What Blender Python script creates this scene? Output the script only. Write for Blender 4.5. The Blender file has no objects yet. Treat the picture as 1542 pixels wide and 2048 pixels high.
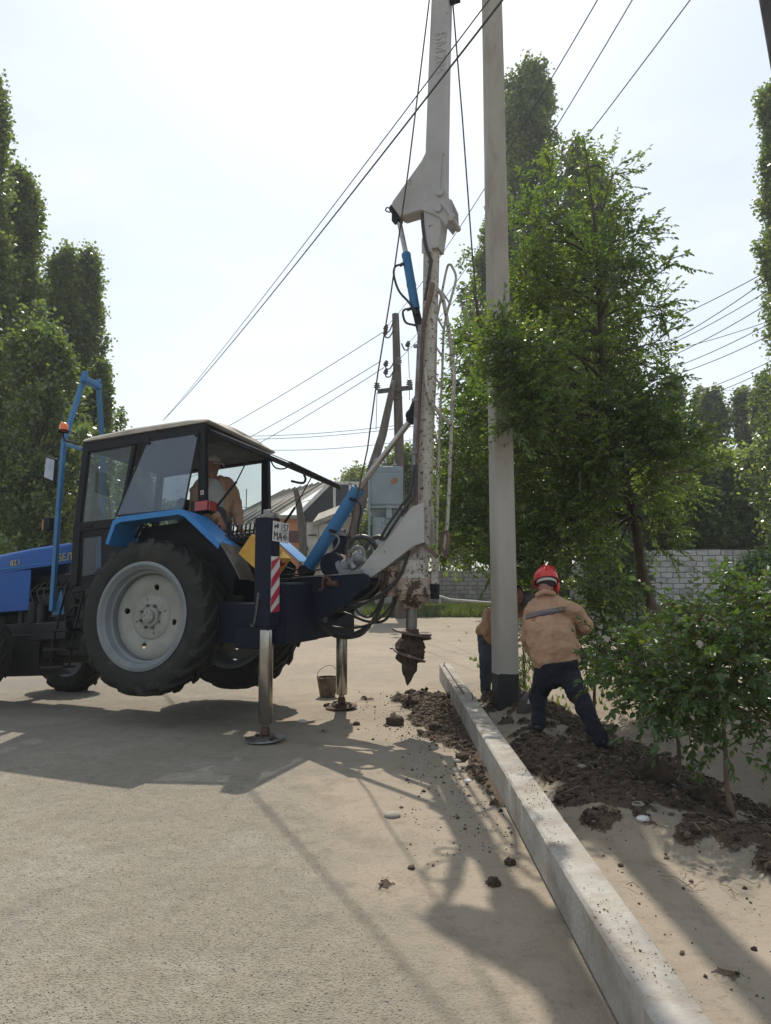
import bpy, bmesh, math, random
import numpy as np
from math import *
from mathutils import Vector, Matrix, noise as mnoise
V = Vector
SC = bpy.context.scene
COL = SC.collection
# ------------------------------------------------------------ camera, sky, sun, exposure
H = 1.5
PT = atan(126/1540.0)
FPX = 1540.0
cam_d = bpy.data.cameras.new("camera")
cam = bpy.data.objects.new("camera", cam_d); COL.objects.link(cam)
cam.location = (0, 0, H)
cam.rotation_euler = (pi/2 + PT, 0, 0)
cam_d.sensor_fit = 'VERTICAL'; cam_d.sensor_height = 24.0; cam_d.sensor_width = 24.0
cam_d.lens = 24.0*FPX/2048.0
cam_d.clip_start = 0.05; cam_d.clip_end = 5000
SC.camera = cam
SUN_EL = radians(51.8)
HAZE = 0.0011
SUN_AZ = 0.03                      # shadows drift this much to the right per metre towards the camera
w = bpy.data.worlds.new("World"); SC.world = w; w.use_nodes = True
nt = w.node_tree; nt.nodes.clear()
def wn(t, **k):
    n = nt.nodes.new(t)
    for a, b in k.items(): setattr(n, a, b)
    return n
sky = wn('ShaderNodeTexSky'); sky.sky_type = 'NISHITA'; sky.sun_disc = False
sky.sun_elevation = SUN_EL; sky.sun_rotation = -atan(SUN_AZ)
sky.air_density = 1.3; sky.dust_density = 2.2; sky.ozone_density = 2.0; sky.altitude = 300
tc = wn('ShaderNodeTexCoord'); mp = wn('ShaderNodeMapping'); mp.inputs['Scale'].default_value = (1.0, 1.0, 2.6)
cn = wn('ShaderNodeTexNoise'); cn.inputs['Scale'].default_value = 1.7; cn.inputs['Detail'].default_value = 7; cn.inputs['Roughness'].default_value = .55
cr = wn('ShaderNodeValToRGB'); cr.color_ramp.elements[0].position = .47; cr.color_ramp.elements[1].position = .72
cr.color_ramp.elements[1].color = (.55, .55, .55, 1)
mx = wn('ShaderNodeMixRGB'); mx.inputs['Color2'].default_value = (8.4, 8.7, 8.9, 1)
hz = wn('ShaderNodeMixRGB'); hz.inputs['Fac'].default_value = .5; hz.inputs['Color2'].default_value = (7.3, 7.9, 8.25, 1)
bg = wn('ShaderNodeBackground'); bg.inputs['Strength'].default_value = .13
out = wn('ShaderNodeOutputWorld')
L_ = nt.links.new
L_(tc.outputs['Generated'], mp.inputs['Vector']); L_(mp.outputs[0], cn.inputs['Vector']); L_(cn.outputs['Fac'], cr.inputs['Fac'])
L_(sky.outputs[0], hz.inputs['Color1']); L_(hz.outputs[0], mx.inputs['Color1']); L_(cr.outputs[0], mx.inputs['Fac'])
L_(mx.outputs[0], bg.inputs['Color']); L_(bg.outputs[0], out.inputs['Surface'])
sd = bpy.data.lights.new("sun", 'SUN'); sd.energy = 4.9; sd.angle = radians(.55); sd.color = (1, .93, .81)
sun = bpy.data.objects.new("sun", sd); COL.objects.link(sun)
sdir = V((SUN_AZ, -1.0, -tan(SUN_EL))).normalized()      # direction the light travels
sun.rotation_euler = sdir.to_track_quat('-Z', 'Y').to_euler(); sun.location = (0, 20, 30)
SC.view_settings.view_transform = 'Standard'; SC.view_settings.look = 'None'
SC.view_settings.exposure = 0.0; SC.view_settings.gamma = 1.0
SC.cycles.max_bounces = 7; SC.cycles.transparent_max_bounces = 12
SC.cycles.sample_clamp_indirect = 8

# ------------------------------------------------------------ measuring helpers (pixel of the photo + a distance -> metres)
CAM = V((0, 0, H))
def ray(px, py):
    x = (px-771.0)/FPX; y = -(py-1024.0)/FPX
    return V((x, cos(PT)-y*sin(PT), sin(PT)+y*cos(PT)))
def G(px, py, z=0.0):
    d = ray(px, py); return CAM + d*((z-H)/d.z)
def P(px, py, Y):
    d = ray(px, py); return CAM + d*(Y/d.y)
def proj(p):
    q = V(p)-CAM; z = q.dot(V((0, cos(PT), sin(PT))))
    return 771+FPX*q.x/z, 1024-FPX*q.dot(V((0, -sin(PT), cos(PT))))/z
AX0 = V((-2.066, 8.669, 1.0)); YAW = radians(158.5)
BR = Matrix.Rotation(YAW, 4, 'Z') @ Matrix.Rotation(radians(5.3), 4, 'X') @ Matrix.Rotation(radians(3.9), 4, 'Y')
TB = Matrix.Translation(AX0) @ BR           # tilted tractor body frame: x forward, y its left, z up, origin mid rear axle
TR = Matrix.Translation(V((AX0.x, AX0.y, 0))) @ Matrix.Rotation(YAW, 4, 'Z')   # upright drill-rig frame on the ground
TBi = TB.inverted(); TRi = TR.inverted()
def onplane(px, py, fr, lat):
    n = (fr.to_3x3() @ V((0, 1, 0))); o = fr @ V((0, lat, 0)); d = ray(px, py)
    return CAM + d*((o-CAM).dot(n)/d.dot(n))
def B(px, py, lat): return onplane(px, py, TB, lat)     # world point on a lengthwise plane of the tractor
def W(px, py, lat=.15): return onplane(px, py, TR, lat) # the same for the upright rig
def lb(px, py, lat): return TBi @ B(px, py, lat)

# ------------------------------------------------------------ mesh builder
class MB:
    def __init__(s, xf=None): s.v = []; s.f = []; s.mi = []; s.xf = xf; s.cur = 0
    def add(s, vs, fs):
        o = len(s.v)
        for p in vs:
            p = V(p); s.v.append(s.xf @ p if s.xf else p)
        for f in fs: s.f.append([i+o for i in f]); s.mi.append(s.cur)
        return s
    def box(s, c, sz, R=None):
        hx, hy, hz_ = sz[0]/2, sz[1]/2, sz[2]/2; c = V(c)
        pts = [V((x, y, z)) for x in (-hx, hx) for y in (-hy, hy) for z in (-hz_, hz_)]
        if R is not None: pts = [R @ p for p in pts]
        return s.add([c+p for p in pts], [(0,1,3,2),(4,6,7,5),(0,4,5,1),(2,3,7,6),(0,2,6,4),(1,5,7,3)])
    def b2(s, x0, x1, y0, y1, z0, z1): return s.box(((x0+x1)/2,(y0+y1)/2,(z0+z1)/2),(abs(x1-x0),abs(y1-y0),abs(z1-z0)))
    def beam(s, p, q, w_, h_, up=(0,0,1)):
        p, q = V(p), V(q); d = (q-p).normalized(); up = V(up)
        a = d.cross(up); 
        if a.length < 1e-4: a = d.cross(V((1,0,0)))
        a.normalize(); b = a.cross(d).normalized()
        a *= w_/2; b *= h_/2
        pts = [p-a-b, p+a-b, p+a+b, p-a+b, q-a-b, q+a-b, q+a+b, q-a+b]
        return s.add(pts, [(3,2,1,0),(4,5,6,7),(0,1,5,4),(1,2,6,5),(2,3,7,6),(3,0,4,7)])
    def slab(s, pts, t):                       # planar polygon given thickness vector t
        n = len(pts); t = V(t); pts = [V(p) for p in pts]
        return s.add(pts+[p+t for p in pts], [list(range(n))[::-1], [n+i for i in range(n)]]+[[i,(i+1)%n,n+(i+1)%n,n+i] for i in range(n)])
    def xz(s, poly, y0, y1): return s.slab([(x,y0,z) for x,z in poly], (0,y1-y0,0))
    def loft(s, rings, close=True, caps=True):
        n = len(rings[0]); vs = [p for r in rings for p in r]; fs = []
        for i in range(len(rings)-1):
            for j in range(n if close else n-1):
                k = (j+1) % n; fs.append((i*n+j, i*n+k, (i+1)*n+k, (i+1)*n+j))
        if caps: fs.append([j for j in range(n)][::-1]); fs.append([(len(rings)-1)*n+j for j in range(n)])
        return s.add(vs, fs)
    def tube(s, pts, r, n=10, caps=True):
        pts = [V(p) for p in pts]; m = len(pts)
        rr = r if isinstance(r, (list, tuple)) else [r]*m
        t0 = (pts[1]-pts[0]).normalized(); u = t0.orthogonal().normalized(); rings = []
        for i in range(m):
            t = (pts[min(i+1,m-1)]-pts[max(i-1,0)])
            t = t.normalized() if t.length > 1e-9 else t0
            u = (u - t*u.dot(t)); u = u.normalized() if u.length > 1e-6 else t.orthogonal().normalized()
            v_ = t.cross(u)
            rings.append([pts[i]+(u*cos(2*pi*k/n)+v_*sin(2*pi*k/n))*rr[i] for k in range(n)])
        return s.loft(rings, True, caps)
    def cyl(s, p, q, r, r1=None, n=24): return s.tube([p, q], [r, r if r1 is None else r1], n)
    def lathe(s, prof, o=(0,0,0), ax=(0,0,1), n=32, caps=False, closed=False):
        ax = V(ax).normalized(); u = ax.orthogonal().normalized(); v_ = ax.cross(u); o = V(o)
        pr = list(prof)+([prof[0]] if closed else [])
        rings = [[o+ax*h_+(u*cos(2*pi*k/n)+v_*sin(2*pi*k/n))*max(r,1e-5) for k in range(n)] for r, h_ in pr]
        return s.loft(rings, True, caps)
    def ball(s, c, r, n=14, m=9, R=None):
        c = V(c); r = (r,r,r) if not isinstance(r,(tuple,list)) else r
        rings = []
        for i in range(m+1):
            a = -pi/2+pi*i/m
            ring = []
            for k in range(n):
                p = V((max(cos(a),1e-4)*cos(2*pi*k/n)*r[0], max(cos(a),1e-4)*sin(2*pi*k/n)*r[1], sin(a)*r[2]))
                ring.append(c+(R @ p if R is not None else p))
            rings.append(ring)
        return s.loft(rings)
    def mesh(s, name, mats, inv):
        me = bpy.data.meshes.new(name)
        vs = [inv @ p for p in s.v] if inv else s.v
        me.from_pydata([tuple(p) for p in vs], [], s.f)
        for m in (mats if isinstance(mats,(list,tuple)) else [mats]): me.materials.append(m)
        if any(s.mi): me.polygons.foreach_set('material_index', s.mi)
        me.validate(); me.shade_smooth(); me.set_sharp_from_angle(angle=radians(38))
        return me
    def build(s, name, mats, parent=None, bevel=0, seg=2, loc=None, label=None):
        inv = ROOT[parent.name].inverted() if parent else (Matrix.Translation(-V(loc)) if loc is not None else None)
        me = s.mesh(name, mats, inv)
        o = bpy.data.objects.new(name, me); COL.objects.link(o)
        if parent: o.parent = parent; ROOT[o.name] = ROOT[parent.name]
        elif loc is not None: o.location = loc; ROOT[o.name] = Matrix.Translation(V(loc))
        else: ROOT[o.name] = Matrix.Identity(4)
        if bevel:
            b = o.modifiers.new('bevel','BEVEL'); b.width = bevel; b.segments = seg; b.limit_method = 'ANGLE'; b.angle_limit = radians(35)
        if label: o['label'] = label
        return o
ROOT = {}
def tag(o, label=None, cat=None, group=None, kind=None):
    if label: o['label'] = label
    if cat: o['category'] = cat
    if group: o['group'] = group
    if kind: o['kind'] = kind
    return o
def thing(name, label, cat, loc, rz=0, group=None):
    o = bpy.data.objects.new(name, None); COL.objects.link(o); o.empty_display_size = .2
    o.location = loc; o.rotation_euler = (0,0,rz); ROOT[o.name] = Matrix.Translation(V(loc)) @ Matrix.Rotation(rz,4,'Z')
    return tag(o, label, cat, group)
def copy_tree(o, loc, rz, label=None, parent=None):
    c = o.copy(); COL.objects.link(c)
    if parent: c.parent = parent
    else: c.location = loc; c.rotation_euler = (0,0,rz)
    if label: c['label'] = label
    for ch in [x for x in bpy.data.objects if x.parent == o]: copy_tree(ch, None, 0, None, c)
    return c
def bez(pts, n=8):                               # smooth curve through points (Catmull-Rom)
    pts = [V(p) for p in pts]; out_ = []
    for i in range(len(pts)-1):
        p0 = pts[max(i-1,0)]; p1 = pts[i]; p2 = pts[i+1]; p3 = pts[min(i+2,len(pts)-1)]
        for k in range(n):
            t = k/n
            out_.append(.5*((2*p1)+(p2-p0)*t+(2*p0-5*p1+4*p2-p3)*t*t+(3*p1-p0-3*p2+p3)*t**3))
    out_.append(pts[-1]); return out_
def text_mb(mb, txt, size, M4, ext=.0015):
    cu = bpy.data.curves.new('text','FONT'); cu.body = txt; cu.size = size; cu.extrude = ext; cu.align_x = 'CENTER'; cu.align_y = 'CENTER'
    cu.resolution_u = 3
    o = bpy.data.objects.new('text', cu); COL.objects.link(o)
    me = bpy.data.meshes.new_from_object(o.evaluated_get(bpy.context.evaluated_depsgraph_get()))
    mb.add([M4 @ v.co for v in me.vertices], [list(p.vertices) for p in me.polygons])
    bpy.data.objects.remove(o); bpy.data.meshes.remove(me); bpy.data.curves.remove(cu)
def frame_m(o, x, y):                            # matrix with given origin, x and y directions
    x = V(x).normalized(); z = x.cross(V(y)).normalized(); y = z.cross(x)
    m = Matrix((x, y, z)).transposed().to_4x4(); m.translation = V(o); return m
def bake(o):                                     # turn modifiers into plain mesh
    dg = bpy.context.evaluated_depsgraph_get(); dg.update()
    me = bpy.data.meshes.new_from_object(o.evaluated_get(dg)); o.modifiers.clear(); old = o.data; o.data = me
    me.name = old.name; return o

# ------------------------------------------------------------ procedural materials
def mat(name, c, c2=None, sc=4.0, lo=.35, hi=.65, rough=.6, rough2=None, metal=0.0, bump=0.0, bsc=60, spec=.5, chips=None, dust=None, coat=0, stretch=None, emis=None):
    m = bpy.data.materials.new(name); m.use_nodes = True; t = m.node_tree; t.nodes.clear()
    N = t.nodes.new; K = t.links.new
    o = N('ShaderNodeOutputMaterial'); b = N('ShaderNodeBsdfPrincipled'); K(b.outputs[0], o.inputs[0])
    tcx = N('ShaderNodeTexCoord'); src = tcx.outputs['Object']
    if stretch:
        mp_ = N('ShaderNodeMapping'); mp_.inputs['Scale'].default_value = stretch; K(src, mp_.inputs[0]); src = mp_.outputs[0]
    def nz(scale, det=6, r=.6):
        n = N('ShaderNodeTexNoise'); n.inputs['Scale'].default_value = scale; n.inputs['Detail'].default_value = det; n.inputs['Roughness'].default_value = r
        K(src, n.inputs['Vector']); return n.outputs['Fac']
    def ramp(f, a, z):
        r = N('ShaderNodeMapRange'); r.inputs['From Min'].default_value = a; r.inputs['From Max'].default_value = z; K(f, r.inputs['Value']); return r.outputs[0]
    def mixc(f, A, Bc):
        x = N('ShaderNodeMixRGB'); K(f, x.inputs[0])
        if isinstance(A, tuple): x.inputs[1].default_value = (*A,1)
        else: K(A, x.inputs[1])
        x.inputs[2].default_value = (*Bc,1); return x.outputs[0]
    c2 = c2 or tuple(k*.72 for k in c)
    f = ramp(nz(sc), lo, hi); col = mixc(f, c, c2)
    if dust: col = mixc(ramp(nz(dust[2] if len(dust)>2 else 2.3, 8, .7), dust[1], dust[1]+.25), col, dust[0])
    hgt = None
    if chips:                                   # (colour, threshold, scale)
        cf = ramp(nz(chips[2], 8, .72), chips[1], chips[1]+.015); col = mixc(cf, col, chips[0]); hgt = cf
    K(col, b.inputs['Base Color'])
    b.inputs['Metallic'].default_value = metal; b.inputs['Specular IOR Level'].default_value = spec
    if coat: b.inputs['Coat Weight'].default_value = coat; b.inputs['Coat Roughness'].default_value = .15
    r = N('ShaderNodeMapRange'); r.inputs['To Min'].default_value = rough; r.inputs['To Max'].default_value = rough2 if rough2 else min(1,rough+.15); K(f, r.inputs['Value'])
    K(r.outputs[0], b.inputs['Roughness'])
    if bump:
        bp = N('ShaderNodeBump'); bp.inputs['Strength'].default_value = 1; bp.inputs['Distance'].default_value = bump; K(nz(bsc, 5), bp.inputs['Height']); K(bp.outputs[0], b.inputs['Normal'])
    return m
def glass(name, tint, alpha, haze=(.4,.42,.45), hz_=.1):
    m = bpy.data.materials.new(name); m.use_nodes = True; t = m.node_tree; t.nodes.clear(); N = t.nodes.new; K = t.links.new
    o = N('ShaderNodeOutputMaterial'); tr = N('ShaderNodeBsdfTransparent'); tr.inputs[0].default_value = (*tint,1)
    gl = N('ShaderNodeBsdfGlossy'); gl.inputs['Roughness'].default_value = .03
    df = N('ShaderNodeBsdfDiffuse'); df.inputs[0].default_value = (*haze,1)
    lw = N('ShaderNodeLayerWeight'); lw.inputs[0].default_value=.5; fr = N('ShaderNodeMath'); fr.operation='POWER'; fr.inputs[1].default_value=4; K(lw.outputs['Facing'], fr.inputs[0])
    m1 = N('ShaderNodeMixShader'); m2 = N('ShaderNodeMixShader'); add = N('ShaderNodeMath'); add.operation='ADD'; add.inputs[1].default_value = alpha
    tcx = N('ShaderNodeTexCoord'); n = N('ShaderNodeTexNoise'); n.inputs['Scale'].default_value = 3; n.inputs['Detail'].default_value = 7; K(tcx.outputs['Object'], n.inputs[0])
    mr = N('ShaderNodeMapRange'); mr.inputs['From Min'].default_value=.3; mr.inputs['From Max'].default_value=.7; mr.inputs['To Min'].default_value = hz_*.6; mr.inputs['To Max'].default_value = hz_*1.5; K(n.outputs['Fac'], mr.inputs['Value'])
    K(fr.outputs[0], add.inputs[0]); K(add.outputs[0], m1.inputs[0]); K(tr.outputs[0], m1.inputs[1]); K(gl.outputs[0], m1.inputs[2])
    K(mr.outputs[0], m2.inputs[0]); K(m1.outputs[0], m2.inputs[1]); K(df.outputs[0], m2.inputs[2]); K(m2.outputs[0], o.inputs[0]); return m
def leafmat(name, c1, c2, c3, trans=.4, rough=.42, bark=False):
    m = bpy.data.materials.new(name); m.use_nodes = True; t = m.node_tree; t.nodes.clear(); N = t.nodes.new; K = t.links.new
    o = N('ShaderNodeOutputMaterial'); b = N('ShaderNodeBsdfPrincipled'); b.inputs['Roughness'].default_value = rough; b.inputs['Specular IOR Level'].default_value = .8
    g = N('ShaderNodeNewGeometry'); r = N('ShaderNodeValToRGB'); e = r.color_ramp.elements
    e[0].color = (*c1,1); e[1].color = (*c3,1); e[1].position = 1; x = e.new(.6); x.color = (*c2,1)
    tcx = N('ShaderNodeTexCoord'); n = N('ShaderNodeTexNoise'); n.inputs['Scale'].default_value = .8; n.inputs['Detail'].default_value = 3; K(tcx.outputs['Object'], n.inputs[0])
    ad = N('ShaderNodeMath'); ad.operation = 'MULTIPLY_ADD'; ad.inputs[1].default_value = .6
    m_ = N('ShaderNodeMapRange'); m_.inputs['From Min'].default_value=.3; m_.inputs['From Max'].default_value=.7; m_.inputs['To Max'].default_value=.4; K(n.outputs['Fac'], m_.inputs['Value'])
    K(g.outputs['Random Per Island'], ad.inputs[0]); K(m_.outputs[0], ad.inputs[2]); K(ad.outputs[0], r.inputs[0]); K(r.outputs[0], b.inputs['Base Color'])
    tr = N('ShaderNodeBsdfTranslucent'); mu = N('ShaderNodeMixRGB'); mu.blend_type='MULTIPLY'; mu.inputs[0].default_value=1; mu.inputs[2].default_value=(2.0,1.9,.75,1)
    K(r.outputs[0], mu.inputs[1]); K(mu.outputs[0], tr.inputs[0])
    ms = N('ShaderNodeMixShader'); ms.inputs[0].default_value = trans; K(b.outputs[0], ms.inputs[1]); K(tr.outputs[0], ms.inputs[2]); K(ms.outputs[0], o.inputs[0]); return m

RUST = (.10,.045,.025)
M = {}
M['navy'] = mat('navy_paint', (.005,.008,.022), (.008,.011,.024), rough=.5, spec=.18, bump=.0006, dust=((.05,.043,.037),.62), chips=((.05,.035,.03),.72,14))
M['black'] = mat('black_paint', (.006,.007,.011), (.011,.011,.014), rough=.45, spec=.2, dust=((.045,.04,.035),.68))
M['engine'] = mat('oily_metal', (.009,.009,.011), (.022,.019,.017), sc=9, spec=.3, rough=.5, bump=.002, bsc=30, dust=((.07,.06,.05),.6))
M['blue'] = mat('bonnet_blue_paint', (.008,.070,.30), (.012,.075,.27), sc=1.3, rough=.38, spec=.25, coat=.06, dust=((.08,.11,.18),.66,1.7), chips=((.10,.09,.08),.74,16))
M['fender'] = mat('fender_blue_paint', (.022,.165,.44), (.03,.18,.42), sc=2, rough=.42, spec=.3, coat=.08, dust=((.2,.22,.26),.62,3))
M['bar'] = mat('light_blue_paint', (.03,.14,.30), (.03,.13,.26), sc=3, rough=.5, dust=((.2,.2,.2),.66,5))
M['cyl'] = mat('cylinder_blue_paint', (.012,.12,.30), (.02,.13,.27), sc=4, rough=.4, dust=((.12,.12,.11),.64,7), chips=((.06,.04,.03),.73,20))
M['white'] = mat('chipped_white_paint', (.42,.39,.34), (.31,.28,.24), sc=3, rough=.55, bump=.001, bsc=50, dust=((.27,.22,.17),.55,4), chips=((.07,.035,.022),.56,27))
M['white_clean'] = mat('weathered_white_paint', (.40,.39,.37), (.32,.31,.30), sc=2, rough=.5, bump=.0006, dust=((.33,.31,.28),.58,3), chips=((.10,.06,.045),.645,11))
M['rusty'] = mat('rusty_white_paint', (.36,.29,.23), (.2,.13,.09), sc=7, rough=.7, bump=.002, bsc=40, chips=((.045,.025,.018),.5,9))
M['brownrail'] = mat('brown_rusty_steel', (.075,.05,.042), (.16,.10,.075), sc=8, rough=.6, bump=.001, chips=((.38,.34,.30),.63,16), stretch=(1,1,.35))
M['chrome'] = mat('chrome', (.40,.385,.36), (.28,.265,.24), sc=6, rough=.13, rough2=.32, metal=1)
M['steel'] = mat('dull_steel', (.25,.25,.25), (.15,.13,.12), sc=8, rough=.42, metal=.8)
M['rubber'] = mat('tyre_rubber', (.018,.019,.018), (.030,.029,.026), sc=5, spec=.25, rough=.75, bump=.0015, bsc=40, dust=((.075,.07,.055),.54,3.5))
M['hose'] = mat('black_hose', (.012,.012,.012), (.03,.028,.025), rough=.42)
M['rim'] = mat('rim_grey_paint', (.19,.21,.22), (.15,.165,.175), sc=3, rough=.5, dust=((.20,.18,.145),.55,4), chips=((.09,.07,.06),.7,14))
M['disc'] = mat('disc_cream_paint', (.27,.27,.24), (.22,.22,.195), sc=4, rough=.5, dust=((.19,.16,.12),.55,6), chips=((.10,.075,.06),.69,18))
M['roof'] = mat('cab_roof_cream', (.46,.42,.35), (.34,.30,.25), sc=3, rough=.6, dust=((.2,.17,.13),.6))
M['hole'] = mat('dark_hole', (.006,.006,.006), rough=.9)
M['plate'] = mat('plate_white', (.62,.63,.62), (.52,.52,.5), rough=.45)
M['ink'] = mat('black_ink', (.01,.01,.01), rough=.5)
M['red'] = mat('reflector_red', (.45,.02,.06), (.36,.02,.05), rough=.35)
M['strip'] = mat('reflector_white', (.66,.64,.62), (.5,.48,.46), rough=.4)
M['lens_red'] = mat('red_lens', (.33,.015,.012), (.22,.01,.01), rough=.25, coat=.5)
M['orange'] = mat('orange_lens', (.85,.17,.01), (.75,.12,.01), sc=12, rough=.25, coat=.6)
M['amber'] = mat('amber_lens', (.55,.2,.03), rough=.3)
M['yellow'] = mat('yellow_plastic', (.62,.36,.035), (.52,.28,.03), sc=5, rough=.42, dust=((.3,.22,.1),.62,6))
M['flap'] = mat('grey_rubber_flap', (.10,.09,.08), (.16,.14,.12), sc=3, rough=.55)
M['ylw_ink'] = mat('yellow_decal', (.55,.42,.03), rough=.4)
M['mirror'] = mat('mirror_glass', (.33,.34,.36), rough=.02, metal=1, rough2=.03)
M['glass'] = glass('clear_glass', (.80,.84,.84), .03, (.3,.32,.35), .06)
M['glass2'] = glass('tinted_glass', (.55,.60,.65), .08, (.20,.24,.32), .20)
M['concrete'] = mat('pale_concrete', (.385,.36,.32), (.30,.275,.24), sc=2.2, rough=.85, bump=.002, bsc=70, stretch=(1,1,.3), dust=((.20,.155,.11),.53,2.2), chips=((.16,.14,.12),.68,30))
M['concrete2'] = mat('rough_concrete', (.37,.35,.31), (.27,.25,.22), sc=3, rough=.9, bump=.006, bsc=45, dust=((.22,.175,.13),.46,4), chips=((.16,.125,.095),.62,22))
M['bitumen'] = mat('bitumen', (.010,.009,.010), (.02,.018,.016), rough=.6, bump=.002)
M['rebar'] = mat('rusty_steel', (.10,.05,.03), (.06,.035,.025), sc=20, rough=.8)
M['bucket'] = mat('rusty_bucket', (.22,.17,.13), (.10,.065,.045), sc=9, rough=.7, metal=.2, chips=((.33,.29,.24),.6,8))
M['soil'] = mat('wet_soil', (.040,.026,.017), (.075,.050,.033), sc=14, rough=.95, bump=.01, bsc=45)
M['crumb'] = mat('soil_crumb', (.040,.026,.017), (.075,.050,.033), sc=14, rough=.95, bump=.01, bsc=60)
_t=M['crumb'].node_tree; _g=_t.nodes.new('ShaderNodeNewGeometry'); _r=_t.nodes.new('ShaderNodeValToRGB'); _e=_r.color_ramp.elements; _e[0].color=(.032,.021,.014,1); _e[1].color=(.15,.11,.075,1)
for _p,_c in ((.45,(.056,.038,.025)),(.75,(.09,.063,.042)),(.9,(.11,.08,.055))): _x=_e.new(_p); _x.color=(*_c,1)
_t.links.new(_g.outputs['Random Per Island'],_r.inputs[0]); _t.links.new(_r.outputs[0],[n for n in _t.nodes if n.type=='BSDF_PRINCIPLED'][0].inputs['Base Color'])
M['wood'] = mat('grey_wood', (.13,.105,.085), (.07,.055,.045), sc=6, rough=.85, bump=.003, bsc=30, stretch=(1,1,.12))
M['darkpole'] = mat('dark_pole', (.075,.068,.066), (.05,.045,.045), sc=5, rough=.85, bump=.002)
M['porcelain'] = mat('insulator', (.30,.30,.30), (.12,.10,.09), sc=30, rough=.3)
M['wire'] = mat('wire', (.05,.05,.06), rough=.6)
M['cabinet'] = mat('cabinet_grey_paint', (.20,.25,.27), (.16,.20,.22), sc=2, rough=.5, dust=((.25,.26,.25),.56,4), chips=((.16,.08,.04),.72,6))
M['slate'] = mat('grey_roof_sheet', (.30,.27,.22), (.22,.20,.17), sc=3, rough=.8)
M['plaster'] = mat('whitewash', (.50,.48,.43), (.36,.34,.30), sc=1.5, rough=.85, bump=.004, bsc=12, dust=((.28,.25,.21),.55,2))
M['orangewall'] = mat('orange_plaster', (.58,.25,.10), (.5,.22,.1), rough=.8)
M['maroon'] = mat('maroon_paint', (.10,.02,.025), (.08,.03,.03), rough=.6)
M['darkwall'] = mat('dark_blue_boards', (.016,.022,.04), (.03,.035,.05), rough=.7)
M['jacket'] = mat('sand_work_jacket', (.45,.275,.17), (.35,.205,.125), sc=6, rough=.85, bump=.016, bsc=14, stretch=(1,1,.45))
M['greycloth'] = mat('grey_cloth', (.15,.13,.115), (.18,.155,.14), rough=.9, bump=.002, bsc=60)
M['trousers'] = mat('navy_trousers', (.004,.005,.011), (.007,.008,.014), rough=.9, bump=.003, bsc=30)
M['greytrousers'] = mat('slate_trousers', (.035,.042,.055), (.05,.055,.065), rough=.9, bump=.003, bsc=30)
M['shirt'] = mat('pale_shirt', (.45,.45,.43), (.36,.36,.35), rough=.85)
M['cap'] = mat('cream_cap', (.46,.42,.34), (.38,.34,.28), rough=.8)
M['pipe'] = mat('dirty_pipe', (.02,.02,.022), (.06,.055,.05), sc=14, rough=.4, metal=.5)
M['skin'] = mat('skin', (.30,.13,.085), (.22,.09,.06), sc=8, rough=.5)
M['hair'] = mat('black_hair', (.012,.010,.009), rough=.6)
M['helmet'] = mat('red_helmet_plastic', (.60,.022,.015), (.52,.02,.015), rough=.28, coat=.3)
M['leather'] = mat('black_leather', (.012,.011,.011), (.06,.05,.04), rough=.6)
M['seat'] = mat('black_seat', (.015,.015,.016), rough=.6)
M['stone'] = mat('river_stone', (.28,.25,.21), (.20,.18,.15), sc=9, rough=.8, bump=.001)
M['bark'] = mat('bark', (.085,.065,.048), (.045,.035,.027), sc=14, rough=.9, bump=.006, bsc=25, stretch=(1,1,.3))
M['bark2'] = mat('sapling_bark', (.16,.11,.07), (.09,.06,.04), sc=14, rough=.85, bump=.002, bsc=50)
# ------------------------------------------------------------ ground and road
def hsh(ix, iy, s):
    h_ = (ix.astype(np.int64)*374761393 + iy.astype(np.int64)*668265263 + s*974634777) & 0xffffffff
    h_ = ((h_ ^ (h_ >> 13))*1274126177) & 0xffffffff
    return ((h_ ^ (h_ >> 16)) & 0xffff)/65535.0
def vn(x, y, s=0):
    ix = np.floor(x); iy = np.floor(y); fx = x-ix; fy = y-iy; fx = fx*fx*(3-2*fx); fy = fy*fy*(3-2*fy)
    a = hsh(ix,iy,s); b = hsh(ix+1,iy,s); c = hsh(ix,iy+1,s); d = hsh(ix+1,iy+1,s)
    return (a*(1-fx)+b*fx)*(1-fy)+(c*(1-fx)+d*fx)*fy
def fbm(x, y, o=4, s=0):
    t = 0; a = .5; n = 0
    for i in range(o): t = t+a*vn(x*2**i, y*2**i, s+i*7); n += a; a *= .55
    return t/n
def ss(a, b, x):
    t = np.clip((x-a)/(b-a), 0, 1); return t*t*(3-2*t)
def xedge(y): return .93 + .75*(1-ss(4.0, 4.7, y))
def masks(x, y):
    xe = xedge(y)
    n1 = fbm(x*1.7, y*1.7, 4, 3); n2 = fbm(x*6, y*6, 3, 11)
    wl = .17+.42*ss(6.4, 8.2, y)*(1-.5*ss(9.2, 10.2, y))
    left = np.exp(-((x-(.80-.10*ss(6.5,8,y)))/wl)**2*.8)*ss(4.4,5.4,y)*(1-ss(9.6,10.6,y))*(x<1.05)
    right = ss(xe-.05, xe+.28, x)*(1-ss(2.55, 3.15, x+.10*(y-6)))*ss(2.2,3.6,y)*(1-ss(9.0,10.0,y))
    near = ss(xe-.15, xe+.1, x)
    sl = ss(.40,.52, left*.85+(n1-.5)*.9+(n2-.5)*.35-.02)
    sr = ss(.36,.62, right*.95+(n1-.5)*1.9+(n2-.5)*.9-.20)
    soil = np.maximum(sl, sr)
    xa = .10-.26*(y-3)                      # asphalt lies left of this line
    asph = 1-ss(-.75,.65, x-xa+(n1-.5)*.5)
    asph = asph*(1-ss(14,20,y))
    return soil, asph, left, right, n1, n2
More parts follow.
